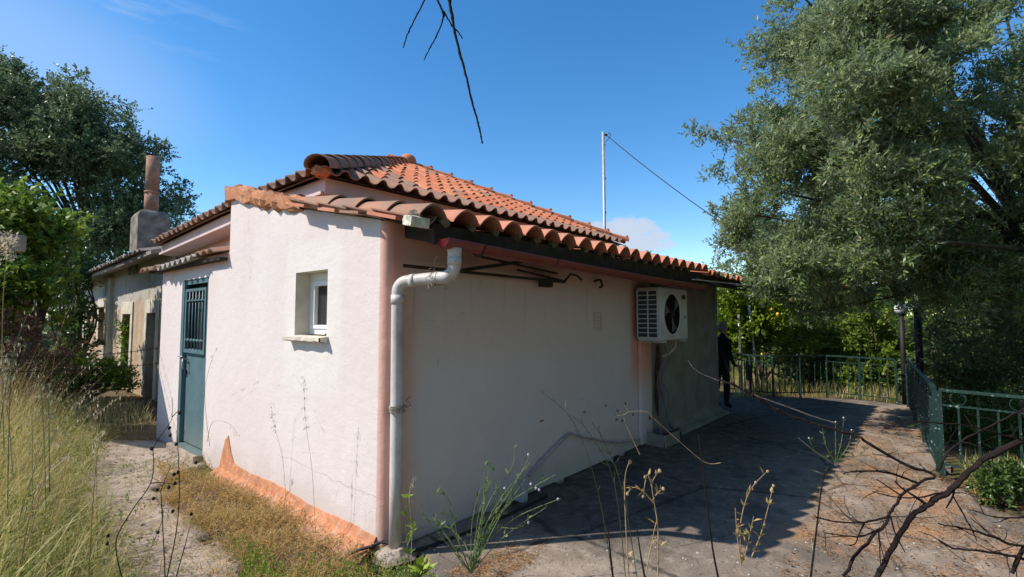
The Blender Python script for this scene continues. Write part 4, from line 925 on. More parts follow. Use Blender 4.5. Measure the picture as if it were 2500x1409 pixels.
def tree(name, label, trunk_pts, trunk_r, cent, rad, per, ll, lw, mat, seed, nb=24, group=None, up=.35, cat='tree', brown=0., br=.07, flat=.75):
    t = empty(name, tuple(trunk_pts[0]), label, cat, group); mb = MB(); tp_ = smooth_path(trunk_pts, 5); n = len(tp_)
    mb.tube(tp_, [trunk_r*(1-.5*i/(n-1))*(1+.12*math.sin(i*1.9)) for i in range(n)], 10)
    g = random.Random(seed); order = list(range(len(cent))); g.shuffle(order)
    top_ = tp_[-1]; branchy(mb, top_, [cent[i] for i in order[:nb]], br, 0, seed, .008, .06)
    P(mb, 'trunk', M_bark, t, smooth=True)
    V_, F_, r_ = clump_leaves(cent, rad, per, ll, lw, up, True, seed, flat, .5, brown)
    npmesh('crown', V_, F_, mat, t, r_); return t
def fill_poly(poly, n, d0, d1, seed, rmin, rmax, zmin=None, edge_mid=None):
    """points inside an outline measured on the survey photo, spread in depth -> world places"""
    g = np.random.default_rng(seed); poly = np.array(poly, float); lo = poly.min(0); hi = poly.max(0); out_ = []; rad_ = []
    cen = poly.mean(0)
    while len(out_) < n:
        x = g.uniform(lo[0], hi[0]); y = g.uniform(lo[1], hi[1])
        if not inpoly(np.array([x]), np.array([y]), poly)[0]: continue
        r = g.uniform(rmin, rmax)
        # distance to the outline keeps edge clumps near mid depth so that the crown is round
        dmin = 1e9
        for i in range(len(poly)):
            a = poly[i]; b = poly[(i+1) % len(poly)]; t = np.clip(np.dot([x-a[0], y-a[1]], b-a)/np.dot(b-a, b-a), 0, 1); dmin = min(dmin, np.hypot(*(a+t*(b-a)-[x, y])))
        mid = (d0+d1)/2; hwid = (d1-d0)/2*min(1, .15+dmin/260.)
        dd = mid+g.uniform(-1, 1)*hwid; p = D(x, y, dd)
        if dmin*dd/CF < r*.8: r = max(rmin*.6, dmin*dd/CF*1.1)
        if zmin is not None and p[2] < zmin: continue
        out_.append(p); rad_.append(r)
    return np.array(out_), np.array(rad_)

def sprays(c, r, k, seed, f=.5, spread=.85):
    g = np.random.default_rng(seed); C_ = []; R_ = []
    for p, q in zip(c, r):
        n = max(3, int(k*(q/np.mean(r))**1.5)); d = unit(g.normal(size=(n, 3))+[0, 0, .25]); C_.append(p+d*q*spread*g.uniform(.5, 1.1, (n, 1))); R_.append(q*f*g.uniform(.6, 1.15, n))
    return np.concatenate(C_), np.concatenate(R_)
# big olive on the right: several limbs rising from one bole
pol = [(1905, -80), (1880, 60), (1840, 110), (1850, 230), (1800, 300), (1770, 330), (1790, 380), (1760, 440), (1780, 560), (1755, 640), (1790, 700), (1900, 770), (2000, 800), (2130, 780), (2300, 760), (2420, 800), (2650, 860), (2750, -100)]
cO, rO = fill_poly(pol, 175, 5.0, 9.4, 11, .26, .56); cO, rO = sprays(cO, rO, 7, 12, .37)
ex = [(1700, 325, 7), (1720, 340, 7.05), (1745, 345, 7.1), (1775, 345, 7.1), (1830, 110, 7.2), (1900, 20, 7.2), (1895, -20, 7.3), (1745, 430, 7.1), (1755, 520, 7.2), (1765, 600, 7.2), (1745, 660, 7.3), (1860, 215, 7.3)]
cO = np.concatenate([cO, [D(*e) for e in ex]]); rO = np.concatenate([rO, [.09]*4+[.12]*8])
tb = D(2620, 1010, 7.6); tb[2] = -.5
tree('olive_tree', 'large silvery olive tree leaning over the terrace on the right', [tb, tb+[-.1, .05, 1.2], tb+[.05, .1, 2.2], tb+[-.15, .2, 3.0]], .24, cO, rO, 270, .075, .023, M_olive, 21, 40, None, .55, 'tree', .012, .038)
# second olive further back, with its own crooked bole
pol = [(1800, 560), (1770, 630), (1860, 655), (1935, 690), (1930, 760), (1960, 830), (2010, 880), (2080, 860), (2150, 790), (2230, 730), (2260, 640), (2100, 560), (1900, 500)]
c2, r2 = fill_poly(pol, 34, 10.8, 13.5, 12, .35, .6); c2, r2 = sprays(c2, r2, 6, 13, .5)
b2 = D(2020, 950, 12); b2[2] = -.05
tree('olive_tree', 'grey-leaved olive with a dark bole just behind the far railing', [b2, b2+[0, 0, .8], b2+[.12, -.1, 1.3], b2+[.1, -.1, 1.8]], .2, c2, r2, 240, .07, .02, M_olive, 22, 26, None, .2, 'tree', .03)
pol = [(2240, 690), (2230, 790), (2270, 880), (2330, 940), (2460, 980), (2700, 1010), (2700, 640), (2400, 620)]
c3, r3 = fill_poly(pol, 80, 7.6, 10.5, 13, .25, .5)
b3 = D(2560, 1000, 9.5); b3[2] = -.9
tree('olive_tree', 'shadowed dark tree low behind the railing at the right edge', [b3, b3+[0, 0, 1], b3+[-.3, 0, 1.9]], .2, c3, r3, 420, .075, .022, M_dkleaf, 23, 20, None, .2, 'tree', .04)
# citrus
pol = [(1745, 690), (1745, 860), (1830, 890), (1905, 830), (1960, 760), (1930, 670), (1880, 645), (1840, 655)]
c4, r4 = fill_poly(pol, 52, 10.5, 11.9, 14, .2, .34)
b4 = D(1830, 950, 11.2); b4[2] = 0
tree('lemon_tree', 'bright yellow-green lemon tree behind the end of the house', [b4, b4+[0, 0, .6], b4+[.05, 0, 1.0]], .09, c4, r4, 380, .075, .042, M_citrus, 24, 16, None, .1)
g = MB(); 
for k in range(5):
    p = c4[k*5]+np.array([-.25, -.2, 0]); l_ = MB().ell(p, (.035, .035, .042), 8, 6).obj('lemon', bpy.data.materials.get('lemon_skin') or simple('lemon_skin', (.65, .45, .03), .5, .3), None, True); tag(l_, 'small yellow lemon hanging among the bright lemon tree leaves', 'lemon', 'lemons on the lemon tree')
# shrubs behind the far railing and below the side one
def shrub(name, label, poly, n, d0, d1, seed, mat, ll, lw, per, rr=(.15, .3), cat='shrub', group=None, up=.3):
    c, r = fill_poly(poly, n, d0, d1, seed, *rr); b = c.mean(0).copy(); b[2] = min(0, c[:, 2].min()-.2); b[2] = -.03 if b[2] > -.4 else -.6
    t = empty(name, tuple(b), label, cat, group); mb = MB(); branchy(mb, b, list(c[::2]), .025, 0, seed, .006); P(mb, 'stems', M_bark, t)
    V_, F_, r_ = clump_leaves(c, r, per, ll, lw, up, True, seed, .85, .4); npmesh('foliage', V_, F_, mat, t, r_); return t
shrub('leafy_shrub', 'broad-leaved green shrub between the lamp post and the far railing', [(2050, 780), (2040, 960), (2190, 975), (2240, 900), (2200, 780), (2120, 750)], 46, 10.4, 11.8, 31, M_bright, .11, .06, 150)
shrub('leafy_shrub', 'bright green bush behind the middle of the far railing', [(1900, 790), (1890, 930), (2040, 950), (2080, 830), (1980, 770)], 44, 11.0, 12.6, 32, M_bright, .09, .05, 170)
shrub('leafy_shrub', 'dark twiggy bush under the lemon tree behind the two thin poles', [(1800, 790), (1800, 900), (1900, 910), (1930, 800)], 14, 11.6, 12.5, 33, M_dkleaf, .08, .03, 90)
shrub('oleander', 'glossy oleander bush hanging behind the near railing bars', [(2290, 950), (2290, 1110), (2420, 1150), (2560, 1170), (2560, 960), (2400, 980)], 34, 5.9, 7.4, 34, M_shrub, .11, .026, 150, (.12, .26))
shrub('leafy_shrub', 'low green weeds growing under the near railing on the right', [(2380, 1150), (2400, 1205), (2560, 1215), (2560, 1150)], 18, 4.1, 4.7, 35, M_shrub, .05, .02, 160, (.06, .12))
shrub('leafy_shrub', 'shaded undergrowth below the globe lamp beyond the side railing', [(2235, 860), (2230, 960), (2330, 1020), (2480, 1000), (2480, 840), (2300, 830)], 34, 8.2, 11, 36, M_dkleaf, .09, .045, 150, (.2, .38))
# dark evergreen on the left
pol = [(-250, 90), (10, 145), (60, 165), (85, 190), (120, 170), (205, 190), (215, 230), (270, 235), (322, 262), (325, 330), (345, 335), (372, 305), (385, 330), (400, 350), (438, 362), (425, 400), (400, 420), (450, 455), (490, 500), (455, 520), (420, 590), (385, 690), (150, 700), (-250, 700)]
c5, r5 = fill_poly(pol, 110, 20, 27, 15, .8, 1.5); c5, r5 = sprays(c5, r5, 7, 14, .45)
b5 = D(180, 800, 23.5); b5[2] = -.05
tree('evergreen_tree', 'tall dark evergreen tree rising behind the chimney of the derelict house', [b5, b5+[0, 0, 3], b5+[.5, .5, 5]], .5, c5, r5, 230, .15, .08, M_dkleaf, 25, 40, None, .2, 'tree', 0, .08)
# vine-covered bush left
pol = [(-260, 470), (-60, 470), (50, 455), (110, 470), (160, 445), (185, 495), (205, 520), (200, 600), (190, 660), (165, 720), (130, 800), (-260, 860)]
c6, r6 = fill_poly(pol, 44, 7.6, 10.2, 16, .3, .5); c6, r6 = sprays(c6, r6, 6, 16, .5)
b6 = D(60, 980, 8.9); b6[2] = 0
tree('mulberry_tree', 'leafy yellow-green tree with broad leaves at the left edge', [b6, b6+[0, 0, .7], b6+[.1, 0, 1.3]], .12, c6, r6, 90, .13, .085, M_fig, 26, 20, None, .15)
shrub('climbing_vine', 'dark creeper covering the corner of the derelict house', [(165, 560), (150, 860), (225, 880), (230, 720), (215, 640), (200, 590)], 30, 11.5, 13.5, 37, M_shrub, .09, .06, 150, (.2, .35), 'creeper')
shrub('bramble', 'sunlit green bramble mound below the empty window of the derelict house', [(40, 870), (40, 960), (330, 952), (325, 905), (270, 880), (160, 862)], 110, 9.2, 10.9, 38, M_fig, .05, .032, 150, (.1, .22), 'bramble')
shrub('bramble', 'weeds growing out of the middle opening of the derelict house', [(300, 790), (300, 900), (322, 900), (320, 780)], 12, 11.2, 12, 39, M_fig, .06, .04, 120, (.1, .18), 'bramble')
shrub('bramble', 'brown and green tangle in front of the tree at the left edge', [(-200, 760), (-200, 900), (150, 960), (210, 900), (180, 800), (60, 740)], 40, 6.6, 7.8, 40, M_brown, .05, .025, 120, (.15, .3), 'bramble')
# unseen leaf mass added behind the viewer to block skylight from the wall
cc = []; g_ = np.random.default_rng(15)
for k in range(230): cc.append((g_.uniform(-10, 10), g_.uniform(-12, -6.0), g_.uniform(.3, 8.5)))
V_, F_, r_ = clump_leaves(np.array(cc), g_.uniform(.8, 1.5, 230), 300, .22, .09, .2, True, 19); npmesh('sky_block_leaves', V_, F_, M_olive, None, r_, 'stuff')
# far tree line (one mass)
cc = []; g_ = np.random.default_rng(5)
for k in range(240):
    a = g_.uniform(R(-25), R(125)); d_ = g_.uniform(32, 55); cc.append((CAM[0]+d_*math.cos(a), CAM[1]+d_*math.sin(a), g_.uniform(.3, 2.6)))
V_, F_, r_ = clump_leaves(np.array(cc), np.full(240, 1.9), 230, .5, .28, .2, True, 9); npmesh('far_trees', V_, F_, M_dkleaf, None, r_, 'stuff')
cc = []
for k in range(150):
    a = g_.uniform(R(-30), R(28)); d_ = g_.uniform(14, 24); cc.append((CAM[0]+d_*math.cos(a), CAM[1]+d_*math.sin(a), g_.uniform(.1, 2.6)))
V_, F_, r_ = clump_leaves(np.array(cc), np.full(150, 1.0), 300, .16, .08, .2, True, 10); npmesh('far_orchard', V_, F_, M_bright, None, r_, 'stuff')

# ------------------------------------------------------------ railings
def railing(a, b, label, n, hgt=.87, low=.1, orn=True, sec=.72, group='green iron railings round the terrace', posts=2, bar_r=.009, first=0):
    a = Vector(a); b = Vector(b); t = empty('railing', tuple(a), label, 'railing', group); d = b-a; up = Vector((0, 0, 1))
    P(MB().bar(a+up*hgt, b+up*hgt, .04, .028), 'top_rail', M_green, t); P(MB().bar(a+up*sec, b+up*sec, .022, .016), 'middle_rail', M_green, t); P(MB().bar(a+up*low, b+up*low, .026, .02), 'bottom_rail', M_green, t)
    for k in range(first, posts+1):
        p = a+d*(k/posts); P(MB().bar(p-up*.05, p+up*(hgt-.015), .038), 'post', M_green, t)
    for k in range(1, n):
        p = a+d*(k/n)
        if min(abs(k/n-j/posts) for j in range(posts+1)) < .3/n: continue
        P(MB().bar(p+up*low, p+up*sec, bar_r*2), 'bar', M_green, t)
    if orn:
        dn = d.normalized()
        for k in range(0, n, 3):
            c = a+d*((k+1)/n)+up*((sec+hgt)/2); r = (hgt-sec)/2-.012
            if (c-a).length > d.length-.1: break
            P(MB().tube([c+(dn*math.cos(2*math.pi*i/12)+up*math.sin(2*math.pi*i/12))*r for i in range(13)], .005, 5), 'scroll', M_green, t)
            if n < 12:
                c2_ = a+d*((k+1.5)/n)+up*.45; P(MB().bar(c2_+(dn+up*.6)*.07, c2_-(dn+up*.6)*.07, .008).bar(c2_+(dn-up*.6)*.07, c2_-(dn-up*.6)*.07, .008), 'cross', M_green, t)
    return t
railing((4.72, -2.90, 0), (4.35, -4.6, 0), 'near green railing crossing the right edge of the terrace', 12, .87, .12)
railing((4.85, -2.86, 0), (9.55, -2.42, 0), 'green side railing running back along the right of the terrace', 36, .87, .08, True, .72, 'green iron railings round the terrace', 3)
railing((9.75, -2.25, 0), (10.0, -1.1, 0), 'short dark piece of railing beside the globe lamp post', 9, .84, .1)
railing((10.0, -1.1, 0), (9.12, -.30, 0), 'dark far railing panel in front of the olive bole', 9, .838, .098, False, first=1)
railing((9.12, -.30, 0), (9.25, .6, 0), 'far railing panel nearest the person, lit by the sun', 8, .836, .096, False, first=1)
# thin poles behind
for px0, py0, px1, py1, lab in ((1803, 768, 1812, 972, 'straight thin white pole in front of the lemon tree'), (1828, 745, 1853, 955, 'leaning thin white pole behind the far railing')):
    a = D(px0, py0, 10.9); b = D(px1, py1, 10.9); b = np.array([*b[:2], -.03]); tag(MB().tube([b, a], .028, 8).obj('thin_pole', M_steel, None, True), lab, 'pole', 'thin poles behind the far railing')
# lamps
lp = empty('lamp_post', (9.78, -2.36, 0), 'black lamp post topped with a frosted glass globe', 'lamp')
lx, ly = D(2201, 778, 9.6)[:2]
lp.location = (lx, ly, 0)
P(MB().tube([(lx, ly, -.03), (lx, ly, .9), (lx, ly, 1.66)], [.05, .045, .04], 10), 'post', M_black, lp, smooth=True)
P(MB().tube([(lx, ly, 1.64), (lx, ly, 1.70)], [.04, .07], 10), 'collar', M_black, lp); P(MB().ell((lx, ly, 1.785), (.115, .115, .11), 18, 12), 'globe', M_globe, lp, smooth=True)
lx, ly = D(2240, 778, 8.9)[:2]
lp = empty('lamp_post', (lx, ly, 0), 'dark lamp post with a small square lantern beside the globe lamp', 'lamp')
P(MB().tube([(lx, ly, -.03), (lx, ly, 1.72)], .055, 10), 'post', M_black, lp, smooth=True)
mb = MB(); mb.box((lx-.07, ly-.07, 1.76), (lx+.07, ly+.07, 1.90)); P(mb, 'lantern', M_globe, lp, bevel=.01); P(MB().box((lx-.09, ly-.09, 1.905), (lx+.09, ly+.09, 1.925)), 'lantern_cap', M_steel, lp); P(MB().box((lx-.09, ly-.09, 1.73), (lx+.09, ly+.09, 1.757)), 'lantern_base', M_black, lp)

# ------------------------------------------------------------ person at the far corner
pc = D(1761, 900, 9.0); px_, py_ = pc[0], pc[1]
pe = empty('person', (px_, py_, 0), 'person in black clothes with grey hair standing at the far corner of the house', 'person')
fw = Vector((.86, -.5, 0)).normalized(); sd = Vector((fw.y, -fw.x, 0))     # faces away; sd = person's right
def W(f_, s_, z): return Vector((px_, py_, 0))+fw*f_+sd*s_+Vector((0, 0, z))
def skin(name, V_, E_, R_, mat, parent, sub=2):
    me = bpy.data.meshes.new(name); me.from_pydata([tuple(v) for v in V_], E_, []); me.update(); me.materials.append(mat)
    o = bpy.data.objects.new(name, me); COL.objects.link(o); s_ = o.modifiers.new('Skin', 'SKIN')
    for i, r in enumerate(R_): me.skin_vertices[0].data[i].radius = (r, r) if not isinstance(r, tuple) else r
    me.skin_vertices[0].data[0].use_root = True; s_.use_smooth_shade = True
    q = o.modifiers.new('Sub', 'SUBSURF'); q.levels = q.render_levels = sub; put(o, parent); return o
M_cloth = simple('black_cloth', (.014, .016, .022), .9, .1, .3, 10, 0, .3); M_skin = simple('skin', (.38, .21, .14), .6, .3, .1); M_hair = simple('grey_hair', (.20, .20, .20), .8, .2, .3, 60)
k = 1.5/1.72
def K(f_, s_, z): return W(f_*k, s_*k, z*k)
Vb = [K(0, 0, .93), K(0, 0, 1.08), K(.01, 0, 1.25), K(.03, 0, 1.39), K(.05, 0, 1.47), K(.06, 0, 1.55),
      K(0, .10, .88), K(.03, .11, .50), K(.0, .12, .10), K(.12, .13, .04), K(0, -.10, .88), K(-.02, -.11, .5), K(-.06, -.12, .1), K(.06, -.13, .04),
      K(.03, .19, 1.37), K(-.02, .26, 1.12), K(.10, .24, .92), K(.17, .20, .88), K(.03, -.19, 1.37), K(.0, -.25, 1.12), K(.12, -.2, .95), K(.18, -.15, .92)]
Eb = [(0, 1), (1, 2), (2, 3), (3, 4), (4, 5), (0, 6), (6, 7), (7, 8), (8, 9), (0, 10), (10, 11), (11, 12), (12, 13), (3, 14), (14, 15), (15, 16), (16, 17), (3, 18), (18, 19), (19, 20), (20, 21)]
Rb = [.19, .18, .19, .15, .055, .05, .095, .07, .048, .04, .095, .07, .048, .04, .07, .05, .035, .03, .07, .05, .035, .03]
skin('body', Vb, Eb, [r*k for r in Rb], M_cloth, pe)
mb = MB(); hc = K(.08, 0, 1.63); mb.ell(hc, (.078*k, .078*k, .112*k), 16, 12); mb.ell(hc+fw*.08*k-Vector((0, 0, .01)), (.017, .014, .022), 8, 6); mb.tube([hc-Vector((0, 0, .14)), hc-Vector((0, 0, .05))], .048*k, 10)
for s_ in (-1, 1): mb.ell(hc+sd*s_*.078*k, (.014, .014, .03), 8, 6)
P(mb, 'head', M_skin, pe, smooth=True)
P(MB().ell(hc-fw*.018+Vector((0, 0, .025)), (.087*k, .087*k, .105*k), 16, 12), 'hair', M_hair, pe, smooth=True)
for e in (17, 21):
    c = Vb[e]; h = [c, c+fw*.045+Vector((0, 0, -.01))]; V_ = [h[0], h[1]]; E_ = [(0, 1)]; R_ = [.024, .03]
    for j in range(4):
        b_ = h[1]+sd*(j-1.5)*.016; V_ += [b_+fw*.03, b_+fw*.052-Vector((0, 0, .015)), b_+fw*.05-Vector((0, 0, .035))]; n_ = len(V_); E_ += [(1, n_-3), (n_-3, n_-2), (n_-2, n_-1)]; R_ += [.0085, .008, .007]
    V_ += [h[0]+fw*.02-sd*.03, h[0]+fw*.045-sd*.042]; n_ = len(V_); E_ += [(0, n_-2), (n_-2, n_-1)]; R_ += [.009, .008]
    skin('hand', V_, E_, R_, M_skin, pe, 1)

# ------------------------------------------------------------ grasses
def blades(px, py, z0, h, lean, wd, rnd, seed, seg=3, droop=.5):
    g = np.random.default_rng(seed); n = len(px); a = g.uniform(0, 2*np.pi, n); d = np.stack([np.cos(a), np.sin(a), np.zeros(n)], 1); b = np.stack([-np.sin(a+g.normal(size=n)*.5), np.cos(a), np.zeros(n)], 1)
    base = np.stack([px, py, z0], 1); vs = []
    for i in range(seg+1):
        t = i/seg; c = base+d*(lean*h*t**1.6)[:, None]; c[:, 2] += h*(t-droop*lean*t**2.5); w_ = wd*(1-t)**.7
        if i < seg: vs += [c-b*w_[:, None]/2, c+b*w_[:, None]/2]
        else: vs += [c, c]
    V_ = np.stack(vs, 1); k = V_.shape[1]; idx = np.arange(n)[:, None]*k; F_ = []
    for i in range(seg): F_.append(np.concatenate([idx+2*i, idx+2*i+1, idx+2*i+3, idx+2*i+2], 1))
    return V_.reshape(-1, 3), np.concatenate(F_), np.repeat(rnd, k)
def scatter_in(poly_px, n, seed, box):
    """world XY points whose ground position lies in the given survey outline"""
    g = np.random.default_rng(seed); poly = [tuple(gp(x, y)) if y > 800 else None for x, y in poly_px]; poly = np.array(poly); lo = poly.min(0); hi = poly.max(0); out_ = np.zeros((0, 2))
    while len(out_) < n:
        p = g.uniform(lo, hi, (n*2, 2)); p = p[inpoly(p[:, 0], p[:, 1], poly)]; out_ = np.concatenate([out_, p])
    return out_[:n]
def clumped(P_, seed, sc=.25):
    return .5+.5*np.sin(P_[:, 0]*5.1+2*np.sin(P_[:, 1]*3.3+seed))*np.sin(P_[:, 1]*4.3+1.5*np.sin(P_[:, 0]*2.7))
g = np.random.default_rng(3)
A1 = scatter_in([(-500, 1700), (270, 1700), (300, 1380), (240, 1280), (200, 1180), (250, 1100), (180, 1040), (60, 985), (-700, 985)], 36000, 1, None)
cl_ = clumped(A1, 1); pxx, pyy, _z = PIX(np.column_stack([A1, np.zeros(len(A1))])) if False else ((1250+CF*((A1-CAM[:2])@_r[:2])/((A1-CAM[:2])@_f[:2]-CAM[2]*_f[2])), None, None)
hh = g.uniform(.14, .50, len(A1))*(.5+.7*cl_)*np.clip(1.55-pxx/330., .5, 1.9); dc = np.hypot(A1[:, 0]-CAM[0], A1[:, 1]-CAM[1]); hh *= np.clip(.45+dc*.26, .5, 1.3); keep = dc > .75
V_, F_, r_ = blades(A1[keep, 0], A1[keep, 1], np.full(keep.sum(), -.04), hh[keep], g.uniform(.2, 1.25, keep.sum()), g.uniform(.002, .009, keep.sum()), np.clip(g.random(keep.sum())**1.3*.9+.15*(cl_[keep]-.5), 0, 1), 4)
npmesh('meadow_grass', V_, F_, M_grass, None, r_, 'stuff')
Am = scatter_in([(-500, 1700), (330, 1700), (330, 1380), (250, 1280), (200, 1180), (250, 1100), (180, 1040), (60, 985), (-700, 985)], 900, 21, None); gm = np.random.default_rng(22)
dm_ = np.hypot(Am[:, 0]-CAM[0], Am[:, 1]-CAM[1]); Am = Am[dm_ > .9]
V_, F_, r_ = clump_leaves(np.stack([Am[:, 0], Am[:, 1], gm.uniform(.0, .28, len(Am))*np.clip(2.6-(1250+CF*((Am-CAM[:2])@_r[:2])/((Am-CAM[:2])@_f[:2]-CAM[2]*_f[2]))/120., 1, 2.8)], 1), gm.uniform(.05, .13, len(Am)), 60, .022, .011, .6, True, 23, .9, .4)
npmesh('meadow_weeds', V_, F_, M_weed, None, r_, 'stuff')
At = np.concatenate([scatter_in([(-500, 1600), (200, 1600), (230, 1300), (150, 1150), (120, 1040), (20, 985), (-700, 985)], 1500, 31, None), scatter_in([(-400, 1500), (60, 1500), (120, 1200), (60, 1050), (-400, 1050)], 1800, 39, None)]); gt_ = np.random.default_rng(32); At = At[np.hypot(At[:, 0]-CAM[0], At[:, 1]-CAM[1]) > 1.1]; nt_ = len(At); ht = gt_.uniform(.45, .95, nt_); pxt = 1250+CF*((At-CAM[:2])@_r[:2])/((At-CAM[:2])@_f[:2]-CAM[2]*_f[2]); ht = ht*np.clip(1.75-pxt/200., 1, 1.65)
V_, F_, r_ = blades(At[:, 0], At[:, 1], np.full(nt_, -.04), ht, gt_.uniform(.1, .6, nt_), gt_.uniform(.002, .004, nt_), gt_.uniform(.2, 1, nt_), 33, 4, .3)
npmesh('tall_straw', V_, F_, M_dry, None, r_, 'stuff')
tip = V_.reshape(nt_, -1, 3); ii = gt_.integers(0, nt_, 9000); tt = gt_.uniform(.5, 1.0, 9000)[:, None]; Cq = tip[ii, 4]*(1-tt)*1.0+tip[ii, 8]*tt+gt_.normal(size=(9000, 3))*.016
V_, F_, r_ = leaf_quads(Cq, unit(gt_.normal(size=(9000, 3))*.6+[0, 0, -.6]), unit(gt_.normal(size=(9000, 3))), gt_.uniform(.008, .02, 9000), gt_.uniform(.003, .006, 9000), gt_.random(9000)); npmesh('seed_husks', V_, F_, M_oat, None, r_, 'stuff')
Ad = scatter_in([(380, 1130), (520, 1160), (900, 1345), (960, 1390), (900, 1560), (700, 1560), (560, 1330), (400, 1230)], 420, 34, None); gd = np.random.default_rng(35)
V_, F_, r_ = clump_leaves(np.stack([Ad[:, 0], Ad[:, 1], gd.uniform(-.01, .05, len(Ad))], 1), gd.uniform(.03, .08, len(Ad)), 50, .02, .006, .5, True, 36, .6, .5)
npmesh('dry_weeds', V_, F_, M_dry, None, r_, 'stuff')
Ag = scatter_in([(560, 1330), (700, 1380), (960, 1370), (1050, 1420), (1000, 1560), (620, 1560)], 170, 37, None)
V_, F_, r_ = clump_leaves(np.stack([Ag[:, 0], Ag[:, 1], gd.uniform(-.01, .05, len(Ag))], 1), gd.uniform(.03, .07, len(Ag)), 60, .016, .008, .6, True, 38, .8, .5)
npmesh('green_weeds', V_, F_, M_fig, None, r_, 'stuff')
A2 = np.concatenate([scatter_in([(380, 1130), (520, 1160), (900, 1345), (960, 1390), (900, 1560), (700, 1560), (560, 1330), (400, 1230)], 11000, 2, None), scatter_in([(200, 1075), (200, 1050), (385, 1050), (520, 1110), (540, 1160), (470, 1120), (400, 1085), (300, 1075)], 3500, 8, None),
                     scatter_in([(230, 1400), (260, 1280), (420, 1200), (540, 1330), (640, 1560), (200, 1560)], 2600, 12, None)])
cl_ = clumped(A2, 2); kk = (cl_+g.random(len(A2))*.7) > .85; A2 = A2[kk]; cl_ = cl_[kk]; hh = g.uniform(.02, .15, len(A2))*(.3+1.1*cl_)
V_, F_, r_ = blades(A2[:, 0], A2[:, 1], np.full(len(A2), -.03), hh, g.uniform(.3, 1.7, len(A2)), g.uniform(.002, .006, len(A2)), g.random(len(A2)), 5)
npmesh('dry_grass', V_, F_, M_dry, None, r_, 'stuff')
A3 = np.concatenate([scatter_in([(1790, 972), (1890, 965), (2030, 966), (2190, 985), (2190, 975), (2190, 900), (1790, 900)], 9000, 3, None), scatter_in([(2350, 1175), (2400, 1215), (2560, 1235), (2560, 1175)], 2500, 4, None)])
V_, F_, r_ = blades(A3[:, 0], A3[:, 1], np.full(len(A3), -.04), g.uniform(.12, .42, len(A3)), g.uniform(.1, .6, len(A3)), g.uniform(.006, .012, len(A3)), g.uniform(.1, 1, len(A3)), 6)
npmesh('roadside_grass', V_, F_, M_grass, None, r_, 'stuff')
A4 = scatter_in([(-300, 985), (100, 980), (330, 985), (390, 1040), (250, 1060), (-300, 1030)], 1800, 5, None)
V_, F_, r_ = blades(A4[:, 0], A4[:, 1], np.full(len(A4), -.04), g.uniform(.1, .5, len(A4)), g.uniform(.1, .7, len(A4)), g.uniform(.004, .008, len(A4)), g.uniform(.2, 1, len(A4)), 7)
npmesh('shaded_grass', V_, F_, M_grass, None, r_, 'stuff')
# fallen needles, chips and small stones on the concrete
def litter(poly, n, seed, L, wd, mat, name, z=.008, thr=None):
    g = np.random.default_rng(seed); A_ = scatter_in(poly, n, seed, None)
    if thr is not None: A_ = A_[(clumped(A_*1.6, 3)+g.random(len(A_))*.6) > thr]
    n = len(A_); a = g.uniform(0, 2*np.pi, n); Ax = np.stack([np.cos(a), np.sin(a), g.normal(size=n)*.12], 1); Nn = np.tile([0, 0, 1.], (n, 1))+g.normal(size=(n, 3))*.3
    V_, F_, r_ = leaf_quads(np.stack([A_[:, 0], A_[:, 1], np.full(n, z)+g.random(n)*.006], 1), unit(Ax), unit(Nn), g.uniform(.5, 1.3, n)*L, g.uniform(.6, 1.3, n)*wd, g.random(n)); npmesh(name, V_, F_, mat, None, r_, 'stuff')
slabpx = [(1880, 1560), (1900, 1409), (1950, 1300), (1990, 1180), (2110, 1030), (2200, 1010), (2280, 1150), (2500, 1230), (2700, 1409), (2600, 1600)]
litter(slabpx, 22000, 41, .035, .0035, M_needle, 'fallen_needles', .008, .72)
litter([(1080, 1400), (1250, 1330), (1340, 1320), (1300, 1380), (1150, 1440)], 1600, 42, .035, .004, M_needle, 'fallen_needles', .008, .5)
litter(slabpx, 1300, 43, .028, .016, M_brown, 'fallen_leaves', .01, .5)
Aw = scatter_in([(230, 1080), (520, 1110), (560, 1200), (430, 1230), (560, 1330), (640, 1560), (200, 1560), (240, 1290)], 60, 61, None); gw = np.random.default_rng(62)
V_, F_, r_ = clump_leaves(np.stack([Aw[:, 0], Aw[:, 1], gw.uniform(0, .04, len(Aw))], 1), gw.uniform(.03, .09, len(Aw)), 70, .018, .006, .6, True, 63, .6, .5); npmesh('path_weeds', V_, F_, M_weed, None, r_, 'stuff')
litter([(200, 1080), (520, 1110), (640, 1409), (640, 1600), (150, 1600)], 5000, 44, .03, .004, M_dry, 'straw_litter', .006)
def stones(poly, n, seed, r0, r1, mat, name):
    A_ = scatter_in(poly, n, seed, None); rs = random.Random(seed); mb = MB()
    for x, y in A_:
        r = rs.uniform(r0, r1)*(1 if rs.random() < .9 else 1.8); mb.ell((x, y, .003), (r, r*rs.uniform(.6, 1), r*.5), 6, 4, None, .25)
    o = mb.obj(name, mat, None); o['kind'] = 'stuff'
stones([(1000, 1345), (1500, 1300), (2450, 1230), (2600, 1600), (900, 1600)], 260, 51, .004, .011, simple('pale_stone', (.40, .37, .33), .9, .1, .3), 'gravel')
stones([(240, 1080), (520, 1130), (640, 1560), (200, 1560)], 320, 52, .004, .013, M_path, 'gravel')

